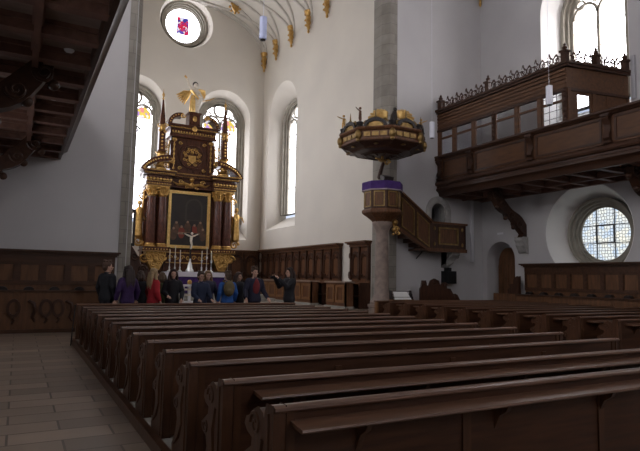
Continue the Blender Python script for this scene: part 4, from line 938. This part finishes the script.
# small pale openwork stand before the altar
ls = empty('openwork_stand', 'small pale openwork reading stand in front of the purple altar frontal', 'stand', (6.5, 21.5, CF)); sx, sy = 6.2, 22.5; ls.location = (sx, sy, CF)
q = MB(); q.box(sx-.36, sx+.36, sy-.2, sy+.2, CF, CF+.12); q.build('base', WHITE, ls, smooth=False)
for k in (-1, 0, 1): q = MB(); q.box(sx+k*.27-.05, sx+k*.27+.05, sy-.08, sy+.08, CF+.12, CF+.72); q.build('upright', WHITE, ls, smooth=False)
for z in (.34, .56): q = MB(); q.box(sx-.33, sx+.33, sy-.09, sy+.09, CF+z, CF+z+.07); q.build('crossbar', IVORY, ls, smooth=False)
q = MB(); q.box(sx-.38, sx+.38, sy-.16, sy+.16, CF+.72, CF+.80); q.build('top', WHITE, ls, smooth=False); q = MB(); q.ball((sx, sy, CF+.89), .1); q.build('knob', GOLD, ls)

# ------------------------------------------------------------ choir stalls
def stalls(name, label, f, u0, u1, n, z1=3.12, cat='choir stalls'):
    g = empty(name, label, cat, f((u0+u1)/2, CF, 0)); s = (u1-u0)/n
    q = MB(); bp(q, f, u0, u1, CF, z1-.1, .01, .08); q.build('back_board', STALL, g, smooth=False)
    q = MB(); bp(q, f, u0-.03, u1+.03, z1-.22, z1-.12, .05, .20); bp(q, f, u0-.06, u1+.06, z1-.12, z1-.06, .01, .30); bp(q, f, u0-.10, u1+.10, z1-.06, z1, .01, .38); q.build('cornice', STALL, g, smooth=False)
    for k in range(n+1):
        c = u0+s*k; q = MB(); bp(q, f, c-.04, c+.04, 1.55, z1-.22, .05, .16); q.prism(circ(c, 1.75, .09, 10, .16), f, .10, .20); q.prism(circ(c, 2.55, .07, 10, .12), f, .10, .19); q.build('pilaster', STALLD, g)
        q = MB(); q.prism([(c-.03, CF), (c+.03, CF), (c+.03, 1.45), (c-.03, 1.45)], f, .05, .55); q.build('seat_divider', STALLD, g, smooth=False)
    for k in range(n):
        c = u0+s*(k+.5); w = s*.5-.07; q = MB()
        q.ring(arch(c, w, 1.62, 2.50, 10, w*.9), arch(c, w*.72, 1.68, 2.48, 10, w*.6), f, .07, .13)
        fn = lambda a, b: Vector(f(c+a, 2+b, 0))-Vector(f(c, 2, 0))
        for t in (-1, 1): q.scroll(f(c+t*w*.45, 1.72, .12), w*.34, fn, 1.3, .022, flip=t); q.scroll(f(c+t*w*.42, 2.52, .12), w*.3, fn, 1.3, .02, flip=-t)
        q.build('carved_panel', STALLD, g)
    q = MB(); bp(q, f, u0, u1, .88, .94, .05, .50); q.build('seat', WAINH, g, smooth=False)
    q = MB(); bp(q, f, u0, u1, 1.40, 1.46, .05, .56); q.build('arm_ledge', STALL, g, smooth=False)
    return g
fcr = lambda u, v, n: (CR-n, u, v)
stalls('choir_stall', 'long carved choir stall along the right chancel wall below the window', fcr, 20.35, 28.95, 11)
stalls('choir_stall', 'short carved choir stall between long stall and pulpit column', fcr, 18.15, 19.45, 2)
faw = lambda u, v, n: (u, YA-n, v)
stalls('wall_panelling', 'dark carved panelling on the end wall right of the high altar', faw, 10.35, 12.1, 2, 3.10, 'panelling')
flw = lambda u, v, n: (CL+n, u, v)
stalls('choir_stall', 'dark choir stall on the left chancel wall beside the stone pier', flw, 20.4, 28.6, 10)
def desk(label, x, u0, u1, n):
    g = empty('choir_desk', label, 'desk', (x, (u0+u1)/2, CF)); q = MB(); q.box(x, x+.06, u0, u1, CF+.08, 1.44); q.box(x, x+.35, u0, u0+.06, CF+.08, 1.44); q.box(x, x+.35, u1-.06, u1, CF+.08, 1.44); q.build('front_board', STALL, g, smooth=False)
    s = (u1-u0)/n; f = lambda u, v, m: (x-m, u, v)
    for k in range(n):
        a, b = u0+s*k, u0+s*(k+1); q = MB(); q.ring([(a+.06, .68), (b-.06, .68), (b-.06, 1.36), (a+.06, 1.36)], [(a+.16, .78), (b-.16, .78), (b-.16, 1.26), (a+.16, 1.26)], f, 0, .035); q.build('panel_frame', DESKW, g, smooth=False)
    q = MB(); q.box(x-.06, x+.40, u0-.05, u1+.05, 1.44, 1.50); q.build('desk_top', mat('desk_top_wood', (.34, .25, .19), .3, noise=(.25, .18, .14), scale=4), g, smooth=False); q = MB(); q.box(x-.06, x+.38, u0-.04, u1+.04, CF, CF+.10); q.build('base_board', STONE, g, smooth=False); return g
desk('long panelled desk before the right choir stall behind the woman with camera', 11.0, 20.9, 28.2, 8)
desk('short panelled desk near the pulpit column in the chancel', 10.95, 18.0, 19.5, 2)
# dark carved gate post and volute seen beside the left pier
g = empty('carved_screen', 'tall dark carved wooden screen beside the left chancel pier', 'screen', (3.0, 20.0, CF))
q = MB(); q.box(CL+.02, 3.24, 19.9, 20.1, CF, 6.3); q.build('post', BLACKW, g, smooth=False)
q = MB(); fn = lambda u, v: Vector((u, 0, v))
q.tube([(3.24, 20, 6.3), (3.32, 20, 6.6), (3.28, 20, 6.9), (3.4, 20, 7.05)], [.06, .07, .05, .02]); q.scroll((3.38, 19.98, 6.75), .12, fn, 1.4, .035); q.build('top_scroll', BLACKW, g)
q = MB(); q.ring([(3.24, 2.6), (3.50, 2.6), (3.50, 3.9), (3.24, 3.9)], [(3.29, 2.7), (3.43, 2.7), (3.43, 3.8), (3.29, 3.8)], lambda u, v, n: (u, 19.95+n, v), 0, .08); q.build('open_frame', BLACKW, g, smooth=False)
q = MB(); q.py([(3.24, CF), (4.15, CF), (4.12, .9), (3.95, 1.15), (3.85, 1.5), (3.98, 1.72), (3.92, 1.92), (3.72, 1.98), (3.66, 2.2), (3.52, 2.42), (3.40, 2.6), (3.24, 2.62)], 19.94, 20.06)
q.scroll((3.80, 19.92, 1.80), .15, fn, 1.5, .045); q.scroll((3.52, 19.92, 2.25), .15, fn, 1.5, .045, flip=-1); q.scroll((3.9, 19.92, 1.15), .14, fn, 1.4, .04); q.build('volute_cheek', STALLD, g, bevel=.015)

# gilded brackets carrying the ribs
for i, y in enumerate(BY[:5]):
    z = (14.85, 14.98, 15.0, 15.0, 15.0)[i]; q = MB(); q.lathe([(.02, -1.15), (.07, -1.08), (.05, -.98), (.10, -.86), (.07, -.75), (.13, -.6), (.10, -.5), (.16, -.34), (.13, -.22), (.22, -.1), (.24, 0)], (CR-.14, y, z), 10)
    for k in (-1, 1):
        for zz, r in ((-.15, .11), (-.45, .10), (-.72, .08)): q.scroll((CR-.2, y+k*.12, z+zz), r, lambda u, v: Vector((-.4*u, u, v)), 1.3, .035, flip=k)
    single('gilded_wall_bracket', q, GOLD, 'gilded carved wall bracket under the vault ribs, %s' % ('in the corner beside the altar wall', 'second from the altar wall', 'third from the altar wall', 'fourth from the altar wall', 'fifth and nearest, cut by the photo top')[i], 'bracket', 'gilded brackets of the chancel vault', (CR-.14, y, z))
q = MB(); q.lathe([(.02, -.8), (.06, -.7), (.05, -.5), (.12, -.3), (.10, -.15), (.2, 0)], (NE-.14, YE-.14, 14.4), 10); single('gilded_wall_bracket', q, GOLD, 'small wall bracket at the top in the corner of the nave', 'bracket', loc=(NE-.14, YE-.14, 14.4))
q = MB(); b_ = vp(math.radians(61), 28.6); q.prism([(-.26, .26), (.26, .26), (.28, 0), (.16, -.22), (0, -.34), (-.16, -.22), (-.28, 0)], lambda u, v, n: (b_.x+u*.75, b_.y-.25-n*.6, b_.z-.22+v*.7+u*-.3), 0, .12)
for k in range(8): q.ball((b_.x+.3*math.cos(k*PI/4), b_.y-.26, b_.z-.2+.3*math.sin(k*PI/4)), .07, seg=6)
q.tube([(b_.x, b_.y-.2, b_.z-.2), (b_.x+.02, b_.y-.1, b_.z+.02)], .06)
single('gilded_boss', q, GOLD, 'gilded shield boss on the vault rib left of the hanging lamp', 'boss', loc=tuple(b_))

# hanging lamps and tubes
def lamp(x, y, z0, z1, r, mt, label, wire_top):
    g = empty('pendant_lamp', label, 'lamp', (x, y, z0), 'cylindrical hanging lamps'); q = MB(); q.lathe([(r*.8, 0), (r, .01), (r, z1-z0-.01), (r*.5, z1-z0)], (x, y, z0), 18); q.build('lamp_shade', mt, g); q = MB(); q.tube([(x, y, z1), (x, y, wire_top)], .005, 4); q.build('wire', LAMPW, g)
    q = MB(); q.lathe([(r*.72, -.012), (r*.72, 0)], (x, y, z0), 14); q.build('bulb_opening', BLACKW, g)
ztop = lambda x: 14.4+4*math.sqrt(max(0, 1-((x-(NW+NE)/2)/((NE-NW)/2))**2))
lamp(4.05, 10.0, 6.38, 6.86, .075, LAMPB, 'pale blue cylinder lamp hanging high before the chancel vault', ztop(4.05))
lamp(10.07, 8.0, 5.50, 5.94, .072, LAMPW, 'white cylinder lamp hanging in front of the glazed loge', ztop(10.07))
lamp(11.8, 14.0, 6.31, 6.86, .085, LAMPW, 'white cylinder lamp hanging left of the gallery end', ztop(11.8))
q = MB(); q.box(NE-.09, NE-.01, 10.36, 10.48, 7.6, 9.05); single('column_loudspeaker', q, mat('grey_plastic', (.42, .42, .45), .5), 'tall narrow grey strip fitting on the wall right of the glazed loge', 'speaker', loc=(NE-.05, 10.42, 7.6), bevel=.01)
q = MB(); q.box(16.52, 16.66, YE-.10, YE-.01, 2.4, 5.0); single('column_loudspeaker', q, WHITE, 'tall narrow white strip fitting under the gallery right of the pulpit stair', 'speaker', loc=(16.6, YE-.05, 2.4), bevel=.01)
q = MB(); q.box(14.95, 15.42, 16.80, YE-.01, 1.48, 1.98); q.box(15.10, 15.25, 16.9, YE-.01, 1.98, 2.12); single('black_box', q, IRON, 'black box fixed to the wall below the stone corbel of the pulpit landing', 'box', loc=(15.2, 17, 1.48), bevel=.015)
q = MB(); q.box(16.85, 17.1, YE-.04, YE-.005, 3.62, 3.70) if 0 else q.box(NE-.03, NE-.005, 16.05, 16.35, 3.52, 3.60); single('small_sign', q, WHITE, 'small pale sign above the arched door niche', 'sign', loc=(NE-.02, 16.2, 3.52), smooth=False)
# carved seat below the pulpit stair
g = empty('carved_bench', 'dark wooden bench with carved crest standing below the pulpit stair', 'bench', (14.0, 16.3, 0))
q = MB(); P = [(13.15, 0), (15.10, 0), (15.08, .85), (14.95, 1.05), (14.72, 1.10), (14.60, 1.28), (14.42, 1.30), (14.38, 1.52), (14.22, 1.50), (14.10, 1.36), (14.02, 1.58), (13.82, 1.66), (13.64, 1.58), (13.56, 1.40), (13.44, 1.40), (13.40, 1.58), (13.24, 1.58), (13.20, 1.36), (13.15, 1.28)]
q.py(P, 16.25, 16.32); q.build('back', STALLD, g, bevel=.012)
q = MB(); fn = lambda u, v: Vector((u, 0, v))
for x, z, r in ((13.82, 1.50, .13), (13.32, 1.46, .09), (14.32, 1.42, .09), (14.80, 1.0, .10)): q.scroll((x, 16.24, z), r, fn, 1.4, .028)
q.build('carving', STALLD, g); q = MB(); q.box(13.2, 15.05, 15.85, 16.25, .42, .47); q.build('seat', STALLD, g, smooth=False)
for x in (13.2, 14.99): q = MB(); q.box(x, x+.06, 15.85, 16.25, 0, .8); q.build('side_panel', STALLD, g, smooth=False)
# reading stand with papers on the parapet
g = empty('book_stand', 'slatted reading stand holding white papers beside the pulpit column', 'stand', (11.4, 15.12, .91))
q = MB(); q.box(10.95, 11.85, 15.00, 15.20, .912, .935); q.build('base', DESKW, g, smooth=False)
for x in (10.97, 11.80): q = MB(); q.hexa([(x, 15.0, .93), (x+.04, 15.0, .93), (x+.04, 15.2, .93), (x, 15.2, .93), (x, 15.14, 1.24), (x+.04, 15.14, 1.24), (x+.04, 15.2, 1.24), (x, 15.2, 1.24)]); q.build('side_frame', BLACKW, g, smooth=False)
for k in range(3): q = MB(); z = 1.0+.10*k; q.box(10.97, 11.84, 15.02+.05*k, 15.04+.05*k, z, z+.025); q.build('slat', BLACKW, g, smooth=False)
q = MB(); q.hexa([(11.05, 14.99, .94), (11.75, 14.99, .94), (11.75, 15.0, .94), (11.05, 15.0, .94), (11.05, 15.10, 1.20), (11.62, 15.10, 1.20), (11.62, 15.11, 1.20), (11.05, 15.11, 1.20)]); single('paper_sheets', q, PAPER, 'white paper sheets on the slatted stand beside the pulpit column', 'paper', loc=(11.4, 15.05, .94), smooth=False)

# ------------------------------------------------------------ visitors
def remesh(o, vox, it=4, fac=.5):
    a = o.modifiers.new('r', 'REMESH'); a.mode = 'VOXEL'; a.voxel_size = vox; a.use_smooth_shade = True
    b = o.modifiers.new('s', 'SMOOTH'); b.iterations = it; b.factor = fac
    dg = bpy.context.evaluated_depsgraph_get(); me = bpy.data.meshes.new_from_object(o.evaluated_get(dg)); o.modifiers.clear(); o.data = me
    for p in me.polygons: p.use_smooth = True
    return o
_cm = {}
def cm(c, r=.8):
    if c not in _cm: _cm[c] = mat('clothing_%d' % len(_cm), c, r, noise=tuple(x*.7 for x in c), scale=9, bump=.2)
    return _cm[c]
def person(x, y, yaw, H, label, jacket, trousers, hair, hstyle, pose='rest', turn=0, shirt=None, woman=False):
    g = empty('person', label, 'person', (x, y, .10)); g.rotation_euler = (0, 0, 0)
    k = H/1.72; S = lambda a, b, c: Vector((a*k, b*k, c*k)); sh = .185 if not woman else .165
    z0 = .0
    def loc(mb, nm, mt, par, vox=None, it=4):     # local build (parent offset handled by a temporary zero)
        for v in mb.bm.verts: pass
        bmesh.ops.translate(mb.bm, verts=mb.bm.verts, vec=worldloc(par))
        o = mb.build(nm, mt, par, split=False)
        if vox: remesh(o, vox, it)
        return o
    if pose == 'rest': arms = {-1: (S(-.25, -.10, 1.10), S(-.19, -.37, .885/k*1)), 1: (S(.25, -.10, 1.10), S(.19, -.37, .885/k))}
    elif pose == 'down': arms = {-1: (S(-.27, .03, 1.12), S(-.28, -.06, .88)), 1: (S(.27, .03, 1.12), S(.28, -.06, .88))}
    elif pose == 'photo': arms = {-1: (S(-.20, -.22, 1.22), S(-.07, -.45, 1.46)), 1: (S(.22, -.22, 1.22), S(.08, -.44, 1.46))}
    elif pose == 'lean': arms = {-1: (S(-.24, -.05, 1.12), S(-.12, -.30, 1.02)), 1: (S(.26, 0, 1.12), S(.22, -.36, .885/k))}
    elif pose == 'out': arms = {-1: (S(-.27, .0, 1.12), S(-.33, -.20, .90)), 1: (S(.27, .0, 1.12), S(.33, -.20, .90))}
    rot = Matrix.Rotation(turn, 3, 'Z'); HC = S(0, -.01, 1.595)
    hp = lambda a, b, c: HC+Vector((0, 0, .012))+rot @ (Vector((a, b, c))*k*1.12)
    def torso(mb, e, z_lo, z_hi):
        prof = [(.80, .150, .105), (.88, .165, .115), (.98, .140, .100), (1.08, .130, .092), (1.20, .150, .105), (1.32, .165, .110), (1.40, .155, .095), (1.45, .10, .07), (1.48, .058, .055)]
        P = [p for p in prof if z_lo <= p[0] <= z_hi]; R = []
        for z, a, b in P: R.append([mb.bm.verts.new(S((a+e)*math.cos(2*PI*i/20)*(.93 if woman else 1), (b+e)*math.sin(2*PI*i/20), z)) for i in range(20)])
        for a, b in zip(R, R[1:]):
            for i in range(20): mb.bm.faces.new((a[i], a[(i+1) % 20], b[(i+1) % 20], b[i]))
        mb.bm.faces.new(R[0][::-1]); mb.bm.faces.new(R[-1])
    q = MB(); torso(q, 0, 0, 2)
    q.tube([S(0, .01, 1.42), S(0, .005, 1.50), HC+S(0, .01, -.06)], [.058*k, .054*k, .052*k], 14)
    for s in (-1, 1):
        q.tube([S(s*.09, 0, .90), S(s*.095, -.01, .50), S(s*.10, .01, .10)], [.085*k, .058*k, .042*k], 12); q.ball(S(s*.095, -.01, .50), .06*k); q.ball(S(s*.095, .01, .36), .055*k, (1, 1, 1.7))
        q.tube([S(s*.10, .04, .05), S(s*.11, -.08, .04), S(s*.115, -.17, .03)], [.042*k, .042*k, .03*k], 10)
        el, ha = arms[s]; sp = S(s*sh, 0, 1.385); q.ball(sp, .058*k); q.tube([sp, (sp+el)/2, el, (el*.55+ha*.45), ha], [.052*k, .048*k, .040*k, .037*k, .027*k], 12); q.ball(el, .041*k)
        d = (ha-el).normalized()
        if pose in ('rest',): d = Vector((0, -.75, -.25)).normalized()
        sd_ = d.cross(Vector((0, 0, 1))).normalized(); nn_ = sd_.cross(d).normalized(); pc = ha+d*.045*k
        q.ball(pc, .05*k, (.85, .95, .45) if abs(d.z) < .7 else (.8, .45, 1)); 
        for fi, (off, fl) in enumerate(((-.030, .060), (-.010, .072), (.010, .067), (.029, .052))):
            b0 = pc+d*.035*k+sd_*off*k; q.tube([pc+sd_*off*.7*k, b0, b0+d*fl*.5*k-nn_*.006*k, b0+d*fl*.8*k-nn_*.022*k], [.011*k, .0095*k, .0085*k, .007*k], 8)
        ti = -s; q.tube([pc-d*.02*k+sd_*ti*.03*k, pc+d*.01*k+sd_*ti*.055*k-nn_*.01*k, pc+d*.04*k+sd_*ti*.062*k-nn_*.02*k], [.014*k, .011*k, .009*k], 8)
    R3 = rot.to_euler()
    q.ball(hp(0, .01, .03), .094*k, (.83, 1.02, 1.05), R3, 20); q.ball(hp(0, -.018, -.035), .075*k, (.82, .95, 1.05), R3, 18); q.ball(hp(0, -.045, -.088), .034*k, (1.1, .9, .8), R3)
    q.tube([hp(0, -.088, .018), hp(0, -.106, -.012), hp(0, -.098, -.022)], [.009*k, .015*k, .012*k], 8)
    for s in (-1, 1): q.ball(hp(s*.080, .012, -.005), .028*k, (.35, .7, 1.1), R3, 10); q.ball(hp(s*.030, -.086, .024), .012*k, (1.6, .6, .5), R3, 8); q.ball(hp(s*.04, -.070, -.02), .026*k, (1, .7, 1), R3, 8)
    q.ball(hp(0, -.090, -.052), .012*k, (1.9, .8, .7), R3, 8)
    body = loc(q, 'body', SKIN, g, .0075, 3)
    for s in (-1, 1):
        q = MB(); q.ball(hp(s*.031, -.087, .008), .0125*k, (1.2, .55, .75), R3, 10); loc(q, 'eye', EYE, g)
    q = MB(); q.ball(hp(0, -.099, -.050), .010*k, (2.1, .6, .55), R3, 8); loc(q, 'mouth', LIP, g)
    # clothing
    q = MB(); torso(q, .045, .80, 1.46)
    q.tube([S(0, .01, 1.42), S(0, .01, 1.49)], [.08*k, .070*k], 14)
    for s in (-1, 1):
        el, ha = arms[s]; sp = S(s*sh, 0, 1.385); q.ball(sp, .075*k); q.tube([S(s*.09, 0, 1.39), sp], [.07*k, .074*k], 12); q.tube([sp, (sp+el)/2, el, (el*.5+ha*.5), el*.06+ha*.94], [.088*k, .080*k, .070*k, .062*k, .050*k], 12); q.ball(el, .072*k)
    loc(q, 'jacket', cm(jacket), g, .013, 3)
    if shirt:
        q = MB(); q.ball(S(0, -.075, 1.22), .20*k, (.60, .60, 1.2)); q.ball(S(0, -.05, 1.42), .06*k, (1.0, .7, .8)); loc(q, 'shirt', cm(shirt), g, .012, 2)
    q = MB(); q.ball(S(0, 0, .88), .17*k, (1, .74, .72))
    for s in (-1, 1): q.tube([S(s*.085, 0, .88), S(s*.095, -.01, .50), S(s*.10, .01, .09)], [.108*k, .078*k, .066*k], 14)
    loc(q, 'trousers', cm(trousers), g, .014, 3)
    q = MB()
    for s in (-1, 1): q.tube([S(s*.10, .06, .045), S(s*.11, -.08, .045), S(s*.115, -.19, .035)], [.055*k, .055*k, .042*k], 12)
    for s in (-1, 1):
        q2 = MB(); q2.tube([S(s*.10, .07, .05), S(s*.11, -.08, .05), S(s*.115, -.19, .04)], [.048*k, .050*k, .040*k], 12); q2.box(*[v*k for v in (s*.108-.045, s*.108+.045, -.20, .10, 0, .03)]); loc(q2, 'shoe', cm((.03, .03, .035), .5), g, .012, 2)
    q.bm.free()
    q = MB(); rr = random.Random(int(x*100))
    q.ball(hp(0, .028, .055), .104*k, (.93, 1.0, .98), R3, 18)
    q.ball(hp(0, .060, -.01), .085*k, (1.0, .75, 1.1), R3, 14); q.ball(hp(.02, -.055, .098), .05*k, (1.3, .8, .55), R3, 12)
    if hstyle == 'long':
        for s in (-1, 1):
            q.tube([hp(s*.072, -.02, .07), hp(s*.092, .0, -.02), hp(s*.098, .0, -.12), hp(s*.095, -.02, -.22), hp(s*.085, -.04, -.31)], [.028*k, .034*k, .040*k, .042*k, .02*k], 10)
        for t in (-.06, -.02, .02, .06): q.tube([hp(t, .09, .04), hp(t*1.2, .105, -.08), hp(t*1.3, .115, -.22), hp(t*1.1, .12, -.36)], [.04*k, .045*k, .048*k, .022*k], 10)
    elif hstyle == 'bob':
        for s in (-1, 1): q.tube([hp(s*.075, .0, .05), hp(s*.094, .01, -.04), hp(s*.090, .0, -.13)], [.03*k, .036*k, .03*k], 10)
        for t in (-.05, 0, .05): q.tube([hp(t, .085, .04), hp(t*1.2, .10, -.06), hp(t*1.1, .095, -.14)], [.04*k, .045*k, .03*k], 10)
    else:
        for i in range(12): a = rr.random()*2*PI; q.ball(hp(.06*math.cos(a), .02+.07*math.sin(a), .125+.02*rr.random()), .03*k, seg=8)
    loc(q, 'hair', cm(hair, .6), g, .010, 2)
    g.rotation_euler = (0, 0, yaw); return g
R = math.radians
BLK = (.018, .018, .024); BR = (.055, .03, .02)
P1 = person(1.98, 14.80, R(120), 1.80, 'boy in black jacket with short brown hair turned toward the high altar, leftmost visitor', BLK, (.02, .02, .03), (.10, .05, .03), 'short', 'down', turn=R(-25))
person(2.42, 14.42, R(200), 1.69, 'person in purple jacket with long dark hair seen from behind', (.045, .016, .095), (.02, .02, .03), (.035, .02, .018), 'long', 'down', woman=True)
person(2.86, 15.15, R(170), 1.58, 'dark haired person in black jacket half hidden between purple and red jackets', BLK, BLK, BR, 'bob', 'down', woman=True)
person(3.05, 14.40, R(105), 1.64, 'blonde person in bright red jacket seen in profile facing right', (.42, .012, .022), (.03, .03, .05), (.42, .29, .15), 'long', 'down', woman=True)
person(3.42, 15.1, R(150), 1.55, 'person with light hair mostly hidden behind the girl in black jacket', (.10, .12, .05), BLK, (.14, .09, .05), 'bob', 'down', woman=True)
person(3.58, 14.58, R(-12), 1.64, 'girl with long dark hair in black jacket facing the pews', BLK, BLK, (.05, .02, .018), 'long', 'lean', turn=R(8), woman=True)
person(4.28, 14.45, R(8), 1.58, 'person in navy jacket with hands on the parapet facing the pews', (.022, .032, .075), BLK, BR, 'short', 'rest', turn=R(5))
person(4.66, 15.05, R(-5), 1.62, 'girl with long light brown hair behind the navy jacket', (.03, .03, .06), BLK, (.26, .15, .07), 'long', 'down', woman=True)
PB = person(5.05, 14.50, R(190), 1.60, 'person in bright blue jacket seen from behind wearing a tan backpack', (.03, .13, .45), (.03, .05, .12), (.10, .06, .035), 'short', 'rest' if 0 else 'down')
person(5.55, 15.0, R(20), 1.60, 'dark haired girl behind the boy in the red shirt', BLK, BLK, (.06, .03, .02), 'long', 'down', woman=True)
person(5.80, 14.42, R(5), 1.74, 'boy in dark open vest over red shirt facing the pews', (.022, .022, .05), (.03, .03, .06), (.07, .035, .02), 'short', 'out', shirt=(.22, .025, .03))
PC = person(6.88, 14.42, R(-82), 1.76, 'woman in black coat with dark hair raising a camera to the left', BLK, BLK, (.04, .02, .016), 'long', 'photo', woman=True)
q = MB(); q.ball((0, 0, 0), .19, (.85, .48, 1.15), seg=16); q.ball((0, .06, -.09), .12, (.9, .6, .8), seg=14); q.tube([(-.10, -.06, .16), (-.12, -.16, .22), (-.11, -.2, .1)], .022); q.tube([(.10, -.06, .16), (.12, -.16, .22), (.11, -.2, .1)], .022)
bmesh.ops.translate(q.bm, verts=q.bm.verts, vec=(5.02, 14.28, 1.28)); 
for v in q.bm.verts: v.co.y = 14.28-(v.co.y-14.28)
bk = single('backpack', q, cm((.17, .13, .06)), 'tan backpack on the back of the person in the blue jacket', 'backpack', loc=(5.02, 14.28, 1.05)); remesh(bk, .012, 3)
q = MB(); q.box(6.34, 6.42, 14.30, 14.44, 1.56, 1.66); q.tube([(6.34, 14.37, 1.605), (6.26, 14.37, 1.605)], [.04, .036], 14); single('camera', q, IRON, 'black camera held up by the woman in the black coat', 'camera', loc=(6.38, 14.37, 1.56), bevel=.006)
